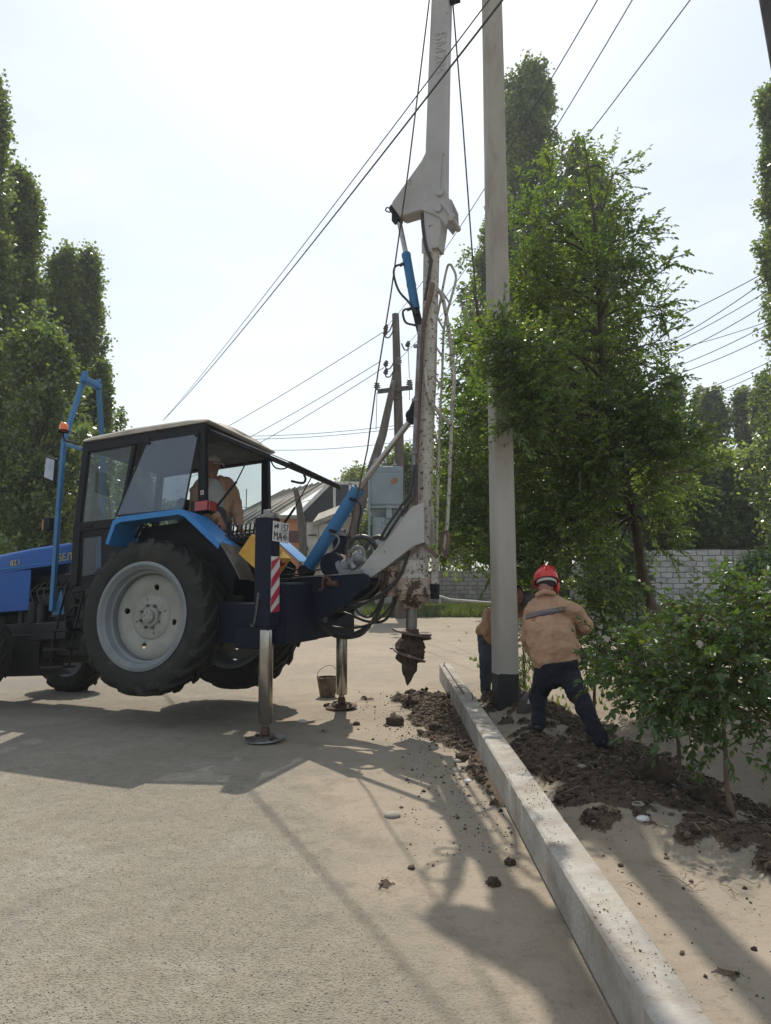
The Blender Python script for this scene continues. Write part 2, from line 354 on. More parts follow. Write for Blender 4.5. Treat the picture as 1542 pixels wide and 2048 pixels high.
def terr(x, y):
    x = np.asarray(x, float); y = np.asarray(y, float)
    soil, asph, left, right, n1, n2 = masks(x, y)
    xe = xedge(y); fade = ss(1.5,3.2,y)*(1-ss(10.,13,y))
    z = (n1-.5)*.03*(1-asph)*ss(1.0,1.6,x)
    z = z + fade*(.09*ss(xe, xe+.45, x)*(1-ss(xe+.7, xe+1.25, x)))
    xd = 2.75-.10*(y-6)
    z = z - fade*.24*np.exp(-((x-xd)/.42)**2)
    z = z + fade*.15*np.exp(-((x-(xd+.95))/.45)**2)
    z = z + soil*(.012+.05*(n2-.2)+.02*(fbm(x*12,y*12,2,5)-.3))*(x>-1)*ss(.0,.5,np.abs(x-.86)+.25)
    z = z - .006*(x<.95)*(fbm(x*1.1,y*1.1,3,40))
    d = np.hypot(x-1.30, y-8.15); z = z + .07*np.exp(-(d/.35)**2)
    z = z + .35*ss(13, 30, y)*ss(6, 14, x)
    return z
def tz(x, y): return float(terr(np.array([x]), np.array([y]))[0])
def seg(a, b, st): return np.arange(a, b-1e-6, st)
xs = np.concatenate([[-700,-300,-120,-60,-30], seg(-16,-1.6,.4), seg(-1.6,4.4,.04), seg(4.4,22,.35), [22,30,50,100,300,700]])
ys = np.concatenate([[-600,-200,-60,-20,-8,-3], seg(0,2.2,.4), seg(2.2,10.4,.04), seg(10.4,16,.15), seg(16,50,.8), [50,60,80,120,250,600,1500]])
XX, YY = np.meshgrid(xs, ys); ZZ = terr(XX, YY)
soil_m, asph_m, *_r = masks(XX, YY)
nx, ny = len(xs), len(ys)
verts = np.stack([XX.ravel(), YY.ravel(), ZZ.ravel()], 1)
I = np.arange(nx*ny).reshape(ny, nx)
quads = np.stack([I[:-1,:-1], I[:-1,1:], I[1:,1:], I[1:,:-1]], -1).reshape(-1, 4)
def np_mesh(name, vs, fs, mats, smooth=True):
    me = bpy.data.meshes.new(name); k = fs.shape[1]
    me.vertices.add(len(vs)); me.vertices.foreach_set('co', vs.astype(np.float32).ravel())
    me.loops.add(fs.size); me.loops.foreach_set('vertex_index', fs.astype(np.int32).ravel())
    me.polygons.add(len(fs)); me.polygons.foreach_set('loop_start', np.arange(0, fs.size, k, dtype=np.int32))
    me.polygons.foreach_set('use_smooth', np.full(len(fs), smooth, dtype=bool))
    for m in (mats if isinstance(mats, (list,tuple)) else [mats]): me.materials.append(m)
    me.update(calc_edges=True); return me
# ground shader: tan dirt, gravelly road and dug soil blended by painted masks
gm = bpy.data.materials.new('ground_surface'); gm.use_nodes = True; t = gm.node_tree; t.nodes.clear(); N = t.nodes.new; K = t.links.new
o_ = N('ShaderNodeOutputMaterial'); b_ = N('ShaderNodeBsdfPrincipled'); K(b_.outputs[0], o_.inputs[0]); b_.inputs['Specular IOR Level'].default_value = .25
at = N('ShaderNodeAttribute'); at.attribute_name = 'Mask'; sp = N('ShaderNodeSeparateColor'); K(at.outputs['Color'], sp.inputs[0])
geo = N('ShaderNodeNewGeometry')
def nzn(sc, det=6, r=.6, typ='N'):
    if typ == 'V':
        n = N('ShaderNodeTexVoronoi'); n.inputs['Scale'].default_value = sc; K(geo.outputs['Position'], n.inputs['Vector']); return n
    n = N('ShaderNodeTexNoise'); n.inputs['Scale'].default_value = sc; n.inputs['Detail'].default_value = det; n.inputs['Roughness'].default_value = r
    K(geo.outputs['Position'], n.inputs['Vector']); return n
def rmp(f, a, z, c=0., d=1.):
    r = N('ShaderNodeMapRange'); r.inputs['From Min'].default_value = a; r.inputs['From Max'].default_value = z; r.inputs['To Min'].default_value = c; r.inputs['To Max'].default_value = d; K(f, r.inputs['Value']); return r.outputs[0]
def mxc(f, a, b2):
    x = N('ShaderNodeMixRGB'); K(f, x.inputs[0])
    for i, q in ((1,a),(2,b2)):
        if isinstance(q, tuple): x.inputs[i].default_value = (*q,1)
        else: K(q, x.inputs[i])
    return x.outputs[0]
def mth(op, a, b2):
    x = N('ShaderNodeMath'); x.operation = op
    for i, q in ((0,a),(1,b2)):
        if isinstance(q, (int,float)): x.inputs[i].default_value = q
        else: K(q, x.inputs[i])
    return x.outputs[0]
big = nzn(.55,5); med = nzn(3.5,7,.65); fine = nzn(45,6,.7); grit = nzn(170,3,.6)
dirt = mxc(rmp(big.outputs[0],.35,.65), (.305,.255,.192), (.250,.214,.167))
dirt = mxc(rmp(med.outputs[0],.50,.72), dirt, (.235,.19,.14)); dirt = mxc(rmp(nzn(1.1,7,.7).outputs[0],.50,.62,0,.55), dirt, (.25,.215,.17))
dirt = mxc(rmp(fine.outputs[0],.56,.70,0,.55), dirt, (.16,.13,.095))
bl = nzn(9,6,.7); dirt = mxc(rmp(bl.outputs[0],.54,.66,0,.6), dirt, (.20,.165,.12)); dirt = mxc(rmp(grit.outputs[0],.58,.7,0,.45), dirt, (.12,.10,.08))
vor = nzn(80,typ='V'); vor2 = nzn(130,typ='V')
asp = mxc(rmp(med.outputs[0],.35,.7), (.275,.242,.190), (.215,.190,.150))
asp = mxc(rmp(big.outputs[0],.5,.68,0,.7), asp, (.285,.248,.195))
lgn=nzn(.9,7,.7); asp = mxc(rmp(lgn.outputs[0],.50,.60,0,.55), asp, (.33,.305,.255)); asp = mxc(rmp(nzn(.33,6,.65).outputs[0],.50,.62,0,.6), asp, (.20,.185,.16))
sv = N('ShaderNodeSeparateColor'); K(vor.outputs['Color'], sv.inputs[0])
asp = mxc(mth('MULTIPLY', rmp(sv.outputs[0],.6,.9,0,.55), rmp(vor.outputs['Distance'],.5,.25)), asp, (.15,.132,.105))
asp = mxc(mth('MULTIPLY', rmp(sv.outputs[1],.78,.98,0,.7), rmp(vor2.outputs['Distance'],.45,.2)), asp, (.40,.365,.30))
mg=nzn(14,6,.75); asp = mxc(rmp(mg.outputs[0],.48,.66,0,.55), asp, (.165,.142,.11)); asp = mxc(rmp(nzn(28,5,.7).outputs[0],.55,.7,0,.5), asp, (.36,.325,.265))
asp = mxc(rmp(grit.outputs[0],.56,.70,0,.55), asp, (.10,.09,.075))
soilc = mxc(rmp(med.outputs[0],.35,.65), (.050,.034,.022), (.10,.070,.046))
soilc = mxc(rmp(fine.outputs[0],.52,.72,0,.7), soilc, (.15,.115,.08))
mot = mth('ADD', rmp(fine.outputs[0],.3,.7,-.22,.22), rmp(med.outputs[0],.3,.7,-.25,.25))
fa = rmp(mth('ADD', sp.outputs[1], mth('ADD', mot, rmp(big.outputs[0],.3,.7,-.2,.2))), .15, .85)
fs_ = rmp(mth('ADD', sp.outputs[0], mot), .38, .58)
gcol = mxc(fs_, mxc(fa, dirt, asp), soilc); K(gcol, b_.inputs['Base Color'])
b_.inputs['Roughness'].default_value = .92
hh = mth('ADD', mth('MULTIPLY', rmp(vor.outputs['Distance'],.1,.55,1,0), mth('MULTIPLY', mth('ADD', fa, .12), .007)), mth('MULTIPLY', fine.outputs[0], .009))
hh = mth('ADD', hh, mth('MULTIPLY', med.outputs[0], .012)); hh = mth('ADD', hh, mth('MULTIPLY', mth('MULTIPLY', fs_, nzn(22,5,.65).outputs[0]), .03))
hh = mth('ADD', hh, mth('MULTIPLY', mth('MULTIPLY', mth('ADD', fa, .3), grit.outputs[0]), .006))
bp_ = N('ShaderNodeBump'); bp_.inputs['Distance'].default_value = 1; bp_.inputs['Strength'].default_value = .85; K(hh, bp_.inputs['Height']); K(bp_.outputs[0], b_.inputs['Normal'])
fc = quads.mean if False else None
qa = asph_m.ravel()[quads].mean(1) > .5
for nm, sel in (('road', qa), ('ground', ~qa)):
    q = quads[sel]; u, inv_ = np.unique(q, return_inverse=True); q2 = inv_.reshape(q.shape)
    me = np_mesh(nm, verts[u], q2, gm)
    ca = me.color_attributes.new('Mask', 'FLOAT_COLOR', 'POINT')
    cc = np.zeros((len(u),4), np.float32); cc[:,0] = soil_m.ravel()[u]; cc[:,1] = asph_m.ravel()[u]; cc[:,3] = 1
    ca.data.foreach_set('color', cc.ravel())
    tag(bpy.data.objects.new(nm, me), kind='structure', label='dusty gravelly village road with dug soil along its edge' if nm=='road' else 'tan dirt ground with a dug up ditch')
    COL.objects.link(bpy.data.objects[nm])
# clods, crumbs and grit: small rough lumps
rng = np.random.default_rng(5)
ico = bmesh.new(); bmesh.ops.create_icosphere(ico, subdivisions=1, radius=1.0)
icv = np.array([v.co[:] for v in ico.verts]); icf = np.array([[v.index for v in f.verts] for f in ico.faces]); ico.free()
ico2 = bmesh.new(); bmesh.ops.create_icosphere(ico2, subdivisions=3, radius=1.0)
ic3v = np.array([v.co[:] for v in ico2.verts]); ic3f = np.array([[v.index for v in f.verts] for f in ico2.faces]); ico2.free()
def scatter(name, pts, rad, flat, mats, label, cat):
    n = len(pts); k = len(icv)
    sc_ = rad[:,None,None]*(rng.uniform(.65,1.25,(n,k,1)))*np.stack([rng.uniform(.8,1.2,n),rng.uniform(.8,1.2,n),np.full(n,1)*flat],1)[:,None,:]
    a = rng.uniform(0,2*pi,n); ca_, sa = np.cos(a)[:,None], np.sin(a)[:,None]
    v = icv[None]*sc_; vx = v[:,:,0]*ca_-v[:,:,1]*sa; vy = v[:,:,0]*sa+v[:,:,1]*ca_
    v = np.stack([vx,vy,v[:,:,2]],2)+pts[:,None,:]
    f = icf[None]+(np.arange(n)*k)[:,None,None]
    me = np_mesh(name, v.reshape(-1,3), f.reshape(-1,3), mats, False)
    o = bpy.data.objects.new(name, me); COL.objects.link(o); tag(o, label, cat, kind='stuff'); return o
N0 = 130000
cx = rng.uniform(-.6,3.2,N0); cy = rng.uniform(2.6,10.2,N0)
s_, a_, l_, r_, n1_, n2_ = masks(cx, cy)
pk = s_*.42+.10*np.clip(l_,0,1)**.5*(s_<.5)*(cx>-.3)+.035*(cx>.1)*(cx<1)*(cy>4)+.012*(cx>1)
keep = rng.uniform(0,1,N0) < pk
keep &= ~((cx > .74) & (cx < .96))
cx, cy = cx[keep], cy[keep]; s_=s_[keep]; rad = np.clip(rng.exponential(1, len(cx))**1.15*(.0028+.0022*s_)+.002, .002, .036)
pts = np.stack([cx, cy, terr(cx,cy)+rad*.25],1)
scatter('soil_crumbs', pts, rad, .8, M['crumb'], 'dark crumbs and lumps of freshly dug soil beside the lying concrete post', 'soil crumbs')
n = 9000
yy = 2.6+rng.uniform(0,1,n)**1.6*6; xx = rng.uniform(-1,1,n)*yy*.62
s_, a_, *_q = masks(xx, yy); k_ = (a_ > .5); xx, yy = xx[k_], yy[k_]
rad = rng.uniform(.0018,.0048,len(xx)); pts = np.stack([xx,yy,terr(xx,yy)+rad*.3],1)
scatter('gravel', pts, rad, .6, mat('gravel_chips',(.30,.27,.23),(.13,.115,.1),sc=60,rough=.8), 'fine loose gravel chips on the dusty road', 'gravel')
def lump(name, x, y, r, m_, label, cat, group, seed, sq=.8, rough_=.35, freq=1.7, lift=.4):
    v = ic3v*np.array([1,1,sq]); out_ = []
    for p in v:
        d = 1+rough_*mnoise.fractal(V(p)*freq+V((seed*3.1,seed,0)), .9, 2.2, 5)
        out_.append(p*d*r)
    z = tz(x,y)+r*sq*lift
    me = np_mesh(name, np.array(out_), ic3f, m_, True)
    o = bpy.data.objects.new(name, me); o.location = (x,y,z); COL.objects.link(o); tag(o, label, cat, group); return o
for i,(px,py,r,lab) in enumerate([
    (821,1415,.085,'tall pointed clod of dark earth nearest the lying post end'),
    (790,1448,.085,'dark clod of earth just in front of the pointed clod'),
    (713,1449,.032,'small lone clod right of the far stabilizer foot'),
    (987,1768,.032,'lone dark clod on the dirt left of the lying post'),
    (1019,1727,.028,'small dark clod close against the lying post'),
    (653,1413,.032,'small dark clod on the left edge of the far stabilizer foot'),
    (870,1462,.06,'flat dark clod in the dug soil left of the lying post'),
    (905,1400,.07,'rough clod beside the far end of the lying post'),
    (925,1520,.055,'damp clod touching the left side of the lying post'),
    (1310,1590,.12,'broad dark heap of earth in the ditch between the saplings'),
    (1410,1605,.10,'dark heap of earth left of the front sapling trunk')]):
    p = G(px,py); lump('earth_clod', p.x, p.y, r, M['soil'], lab, 'clod', 'clods of dug earth', i+1, .8, .55, 3.2 if r<.1 else 5.5)
labs = ['round pale stone at the near edge of the ditch','flat pale stone just below the round one','pale stone right of the worker in dark trousers','white stone in the soil under the front sapling','pale pebble high on the ditch edge','pale rounded stone left of the lying post','broken whitish stone in the soil left of the post','half buried flat stone set in the tan dirt','small whitish stone at the far right edge','round grey stone near the bottom of the ditch','whitish flake of stone lying on the road by the near stabilizer']
for i,(px,py,r) in enumerate([(1277,1653,.038),(1287,1672,.04),(1239,1507,.03),(1400,1655,.035),(1165,1570,.035),(915,1523,.04),(935,1562,.03),(785,1632,.05),(1505,1672,.035),(1345,1590,.03),(605,1443,.045)]):
    p = G(px,py); lump('stone', p.x, p.y, r, M['stone'] if i not in (1,3,6,8,10) else M['strip'], labs[i], 'stone', 'pale stones', 30+i, .45, .12, 1.0, .25)

# dry leaves and litter on the bank
n=5200; lx=rng.uniform(1.8,9,n); ly=rng.uniform(6,22,n); kk=(fbm(lx*.9,ly*.9,3,21)>.45)&(lx>2.6+.0*ly); lx,ly=lx[kk],ly[kk]; n=len(lx)
a=rng.uniform(0,6.28,n); ln=rng.uniform(.025,.06,n); w_=ln*.3; bz=terr(lx,ly)+.006; d=np.stack([np.cos(a),np.sin(a),rng.normal(0,.25,n)],1); sd_=np.stack([-np.sin(a),np.cos(a),rng.normal(0,.3,n)],1); c=np.stack([lx,ly,bz],1)
vs=np.stack([c,c+d*ln[:,None]*.5+sd_*w_[:,None],c+d*ln[:,None],c+d*ln[:,None]*.5-sd_*w_[:,None]],1).reshape(-1,3); k=np.arange(n)*4
o=bpy.data.objects.new('dry_leaves',np_mesh('dry_leaves',vs,np.stack([k,k+1,k+2,k+3],1),mat('dry_leaf',(.20,.11,.05),(.10,.06,.035),sc=9,rough=.8),False)); COL.objects.link(o); tag(o,'brown fallen leaves littering the bank beyond the ditch','leaf litter',kind='stuff')
# short dry twigs and straws in the dug soil
n=260; lx=rng.uniform(1.0,2.9,n); ly=rng.uniform(3.6,9,n); m=MB()
for x_,y_ in zip(lx,ly):
    a=rng.uniform(0,6.28); L=rng.uniform(.05,.20); z_=tz(x_,y_)+.012; p=V((x_,y_,z_)); m.tube([p,p+V((cos(a)*L*.5,sin(a)*L*.5,.012+rng.uniform(0,.02))),p+V((cos(a)*L,sin(a)*L,rng.uniform(-.005,.03)))],.0022,4,False)
o=m.build('straw',mat('straw',(.32,.25,.16),(.16,.11,.07),sc=20,rough=.8)); tag(o,'loose straws and rootlets in the dug soil along the ditch','straw',kind='stuff')
# ------------------------------------------------------------ tractor (body frame: x forward, y to its left = towards camera, z up from rear axle)
TRAC = thing('tractor', 'blue tractor with a white drilling mast and crane rig, rear wheels lifted on chrome stabilizers', 'tractor', (AX0.x, AX0.y, 0), YAW)
def bm(): return MB(TB)
def part(mb, name, m_, parent=None, **k): return mb.build(name, m_, parent or TRAC, **k)
# rear wheels
def tyre_mb(cy, R_, w_, Rr, nl, dw):
    m = bm(); hw = w_/2
    s = (R_-Rr)
    prof = [(Rr, -hw*.80),(Rr+.18*s,-hw*.98),(Rr+.45*s,-hw*1.07),(Rr+.68*s,-hw*1.04),(Rr+.82*s,-hw*.9),(Rr+.875*s,-hw*.5),(Rr+.885*s,0)]
    prof = prof + [(r,-h_) for r,h_ in prof[:-1][::-1]]
    prof += [(Rr-.02, hw*.7),(Rr-.02,-hw*.7)]
    m.lathe(prof, (0,cy,0), (0,1,0), 72, closed=True)
    for sd_ in (-1, 1):
        for k in range(nl):
            a0 = 2*pi*(k+(.5 if sd_>0 else 0))/nl
            st = []
            for (yy, da, rt, rb, hwid) in ((-.03,0,R_*.997,R_-.14*s,.26),(.35,.30,R_,R_-.14*s,.24),(.72,.62,R_*.998,R_-.16*s,.25),(.93,.78,R_-.05*s,R_-.24*s,.27),(1.035,.84,R_-.22*s,R_-.42*s,.25),(1.05,.86,R_-.36*s,R_-.46*s,.18)):
                a = a0 - da*2*pi/nl*1.15; y_ = cy+sd_*hw*yy; h2 = hwid*2*pi/nl*.62
                y_in = cy+sd_*hw*min(yy,.97)
                st.append([(rt*sin(a-h2*.8),y_,rt*cos(a-h2*.8)),(rt*sin(a+h2*.8),y_,rt*cos(a+h2*.8)),(rb*sin(a+h2),y_in,rb*cos(a+h2)),(rb*sin(a-h2),y_in,rb*cos(a-h2))])
            if sd_ < 0: st = [r[::-1] for r in st]
            m.loft(st)
    return m
def rear_wheel(sgn, cy=.82):
    y0 = sgn*cy
    t_ = part(tyre_mb(y0, .79, .40, .505, 19, 0), 'rear_wheel', M['rubber'])
    # rim barrel
    m = bm(); Yc = lambda h_: h_*sgn
    ring = [(.505,.172),(.528,.19),(.532,.203),(.515,.208),(.500,.196),(.490,.175),(.474,.165),(.466,.12),(.458,.10),(.440,.09),(.436,.03),(.436,-.03),(.458,-.10),(.48,-.16),(.50,-.19),(.53,-.2)]
    prof = [(r,h_) for r,h_ in ring]; back = [(r+.014, h_-.002) for r,h_ in ring[::-1]]
    m.lathe([(r,sgn*h_) for r,h_ in prof+back], (0,y0,0), (0,1,0), 72, closed=True)
    part(m, 'rim', M['rim'], t_)
    m = bm()
    dp = [(.437,.005),(.43,.030),(.40,.050),(.345,.056),(.30,.050),(.235,.030),(.222,.040),(.205,.046),(.125,.048),(.115,.040),(.0,.040)]
    dpb = [(r,h_-.012) for r,h_ in dp[::-1]]
    m.lathe([(r,sgn*h_) for r,h_ in dp+dpb], (0,y0,0), (0,1,0), 72)
    d_ = part(m, 'wheel_disc', M['disc'], t_)
    cut = bm()
    for k in range(4):
        a = pi/4+.55+k*pi/2; cut.cyl((.30*sin(a),y0-.2,.30*cos(a)),(.30*sin(a),y0+.2,.30*cos(a)),.030,None,20)
    for k in range(4):
        a = .25+k*pi/2; cut.box((.18*sin(a),y0,.18*cos(a)),(.014,.3,.014))
    co = cut.build('cutter', M['hole'], TRAC)
    bo = d_.modifiers.new('b','BOOLEAN'); bo.object = co; bo.operation = 'DIFFERENCE'; bo.solver = 'EXACT'
    bake(d_); bpy.data.objects.remove(co)
    m = bm(); ho = sgn
    m.lathe([(.10,.038*ho),(.098,.055*ho),(.07,.062*ho),(.066,.10*ho),(.055,.108*ho),(.0,.11*ho)], (0,y0,0), (0,1,0), 32)
    m.lathe([(.072,-.10*ho),(.075,.04*ho)], (0,y0,0), (0,1,0), 24)
    for k in range(5): a=k*1.256; m.cyl((.04*sin(a),y0+.06*ho,.04*cos(a)),(.04*sin(a),y0+.118*ho,.04*cos(a)),.013,None,10)
    part(m, 'hub', M['disc'], t_)
    for k in range(8):
        a = .3+k*pi/4; m = bm()
        m.cyl((.118*sin(a),y0+.045*ho,.118*cos(a)),(.118*sin(a),y0+.066*ho,.118*cos(a)),.016,None,6); m.cyl((.118*sin(a),y0+.066*ho,.118*cos(a)),(.118*sin(a),y0+.085*ho,.118*cos(a)),.009,None,8)
        part(m, 'wheel_nut', M['steel'], t_)
    for k in range(4):
        a = .6+k*pi/2; m = bm(); m.ball((.175*sin(a),y0+.046*ho,.175*cos(a)),(.026,.006,.026),12,6)
        part(m, 'rim_clamp', M['disc'], t_)
    return t_
rear_wheel(1); rear_wheel(-1)
for sgn in (1,-1):
    dz = -.305 if sgn < 0 else -.285
    m = tyre_mb(sgn*.78, .49, .27, .27, 17, 0); m.v = [TB @ (TBi @ p + V((2.50,0,dz))) for p in m.v]
    t_ = part(m, 'front_wheel', M['rubber'])
    m = bm(); m.lathe([(.27,.10*sgn),(.285,.125*sgn),(.27,.13*sgn),(.25,.10*sgn),(.24,.02*sgn),(.20,.01*sgn),(.10,.03*sgn),(.09,.07*sgn),(0,.075*sgn)],(2.50,sgn*.78,dz),(0,1,0),40)
    m.lathe([(.27,-.10*sgn),(.285,-.125*sgn),(.25,-.10*sgn),(.24,-.02*sgn),(.12,-.0*sgn),(.0,0)],(2.50,sgn*.78,dz),(0,1,0),40)
    part(m, 'rim', M['rim'], t_)
# axle and transmission
m = bm(); m.cyl((0,-.66,0),(0,.66,0),.11,None,20); m.cyl((0,-.42,0),(0,.42,0),.17,None,20); m.cyl((0,.60,0),(0,.86,0),.08); m.cyl((0,-.86,0),(0,-.60,0),.08)
m.b2(-.42,1.3,-.24,.24,-.22,.26); m.b2(.2,.9,-.30,.30,-.26,.10); m.b2(1.3,1.65,-.27,.27,-.30,.25)
part(m,'transmission',M['engine'],bevel=.03)
m = bm()
m.b2(1.55,3.2,.20,.28,-.10,.06); m.b2(1.55,3.2,-.28,-.20,-.10,.06); m.b2(2.9,3.2,-.30,.30,-.10,.20)
m.b2(2.38,2.62,-.25,.25,-.26,-.12); m.cyl((2.50,-.62,-.28),(2.50,.62,-.28),.075,None,16); m.cyl((2.5,.6,-.28),(2.5,.76,-.28),.11); m.cyl((2.5,-.76,-.28),(2.5,-.6,-.28),.11)
m.cyl((1.3,.24,-.30),(2.4,.24,-.30),.035,None,10); m.b2(1.62,1.98,-.2,.2,-.42,-.28); m.beam((1.9,.3,-.34),(2.9,.45,-.44),.05,.05)
m.b2(1.92,3.0,.0,.40,-.56,-.08); m.b2(1.2,1.95,.0,.30,-.34,.02); m.b2(1.75,2.35,.20,.34,-.36,-.10); m.b2(1.5,2.0,.30,.44,-.16,.04)
part(m,'front_frame',M['engine'],bevel=.015)
# engine
m = bm()
m.b2(1.35,2.35,-.22,.24,-.25,.40); m.b2(1.40,2.25,-.14,.16,.40,.62); m.b2(2.35,2.42,-.26,.26,.0,.62)
for k in range(4): m.cyl((1.48+k*.2,.17,.45),(1.48+k*.2,.24,.52),.04,None,12)
m.b2(1.50,1.85,.24,.32,.10,.30); m.cyl((2.0,.30,.02),(2.0,.30,.26),.055,None,16); m.cyl((2.14,.30,.05),(2.14,.30,.30),.05,None,16)
m.cyl((1.30,.31,.02),(1.30,.31,.30),.07,None,18); m.cyl((1.38,.26,.45),(2.2,.26,.45),.022,None,10)
m.cyl((1.55,.30,-.10),(1.80,.30,-.10),.06,None,16)
part(m,'engine',M['engine'],bevel=.008)
m = bm()
for s_ in range(9):
    a=(1.30+.1*s_, .27, .55-.02*(s_%3)); m.tube(bez([a,(a[0]+.06,.33,.40),(a[0]-.02,.30,.18),(a[0]+.08,.26,.02)],5),.007,6)
m.tube(bez([(1.2,.32,.12),(1.45,.36,.22),(1.6,.34,.05),(1.2,.36,-.02)],6),.012,8)
m.box((1.32,.36,.10),(.03,.02,.03)); m.cyl((1.42,.35,.02),(1.42,.35,.06),.02); m.cyl((1.25,.36,-.02),(1.45,.36,-.02),.012)
part(m,'engine_pipes',M['pipe'])
# bonnet
def bsec(x, top, w_, zb):
    r=.07; pts=[(w_,zb)]
    for k in range(6): a=k*pi/10; pts.append((w_-r+r*cos(a), top-r+r*sin(a)))
    pts = pts+[(0,top+.012)]
    return [V((x,y,z)) for y,z in pts]+[V((x,-y,z)) for y,z in pts[:-1][::-1]]
m = bm(); m.loft([bsec(1.20,.99,.33,.735),bsec(2.2,.955,.33,.70),bsec(2.95,.90,.32,.66),bsec(3.05,.85,.29,.66)])
bon = part(m,'bonnet',M['blue'],bevel=.004)
m = bm()
for sg in (1,-1): m.b2(2.19,3.03,sg*.322,sg*.300,.20,.69)
m.b2(3.0,3.05,-.32,.32,.20,.67)
part(m,'bonnet_side_panel',M['blue'],bevel=.01)
m = bm()
for sg in (1,-1): m.beam((1.2,sg*.333,.775),(3.0,sg*.333,.71),.006,.010)
part(m,'bonnet_trim',M['fender'],bon)
for txt,px,py,sz in (('БЕЛАРУС',150,1112,.115),('82.1',31,1126,.095)):
    q = lb(px,py,.335); mm = bm(); text_mb(mm, txt, sz, frame_m((q.x,.3355,q.z),(-1,0,.035),(0,0,1))); part(mm,'lettering',M['ylw_ink'],bon)
# cab
m = bm()
FP = [((1.12,2.02),(1.185,1.08),(1.19,.60)),]
for sg in (1,-1):
    y_=sg*.66
    m.beam((1.10,y_,2.03),(1.18,y_,1.06),.06,.085); m.beam((1.18,y_,1.08),(1.185,y_,.40),.06,.10)
    m.beam((-.45,y_,2.03),(-.47,y_,1.05),.075,.085)
    m.beam((-.50,y_,1.98),(1.13,y_,1.965),.07,.12)
    m.beam((.43,y_,1.95),(.60,y_,1.06),.045,.05)
    m.beam((.50,y_,1.055),(1.2,y_,1.055),.05,.10)
    m.beam((.55,y_,.36),(1.2,y_,.36),.05,.06)
m.beam((1.10,-.66,1.99),(1.10,.66,1.99),.07,.10); m.beam((-.46,-.66,1.985),(-.46,.66,1.985),.07,.11)
m.beam((1.19,-.66,1.06),(1.19,.66,1.06),.05,.08); m.b2(1.17,1.21,-.64,.64,.35,1.04)
part(m,'cab_frame',M['black'],bevel=.008)
m = bm(); m.b2(-.44,1.08,-.63,.63,1.935,1.955)
part(m,'cab_ceiling',M['black'])
m = bm()
m.b2(.30,1.15,-.60,.60,.30,.36); m.b2(-.46,.35,-.60,.60,.62,.66); m.b2(.33,.37,-.60,.60,.33,.66)
part(m,'cab_floor',M['black'])
m = bm()
prof=[(-.54,2.03),(-.56,2.045),(-.53,2.065),(-.3,2.085),(.4,2.095),(1.0,2.075),(1.12,2.055),(1.135,2.04),(1.11,2.03)]
rings=[]
for y_,sc_,dz in ((-.72,.985,-.02),(-.70,1,0),(-.6,1,.01),(-.3,1,.02),(0,1,.025),(.3,1,.02),(.6,1,.01),(.70,1,0),(.72,.985,-.02)):
    rings.append([V((x*sc_,y_, z if z<2.05 else z+dz+(.018*sin(9*y_+3*x) if x<.2 and abs(y_)<.69 else 0))) for x,z in prof])
m.loft(rings)
rf = part(m,'cab_roof',M['roof'],bevel=.004)
m = bm()
x0=-.40
m.tube(bez([(x0-.10,-.45,2.075),(x0-.06,-.2,2.10),(x0-.05,.1,2.11),(x0-.08,.4,2.09)],6),[.02+.022*sin(pi*k/18) for k in range(19)],10)
part(m,'roof_sheet_bulge',M['roof'],rf)
m = bm()   # lamp bracket on the rear edge of the roof
a=B(504,862,-.2); b_2=B(528,876,-.3); 
m.tube([B(492,874,-.1),B(510,861,-.1)],.010); m.tube([B(517,886,-.45),B(534,871,-.45)],.010); m.tube([B(503,864,-.1),B(527,873,-.45)],.010)
m.tube([B(508,866,-.18),B(504,884,-.18)],.010); m.tube([B(521,871,-.36),B(517,888,-.36)],.010)
part(m,'lamp_bracket',M['black'],rf)
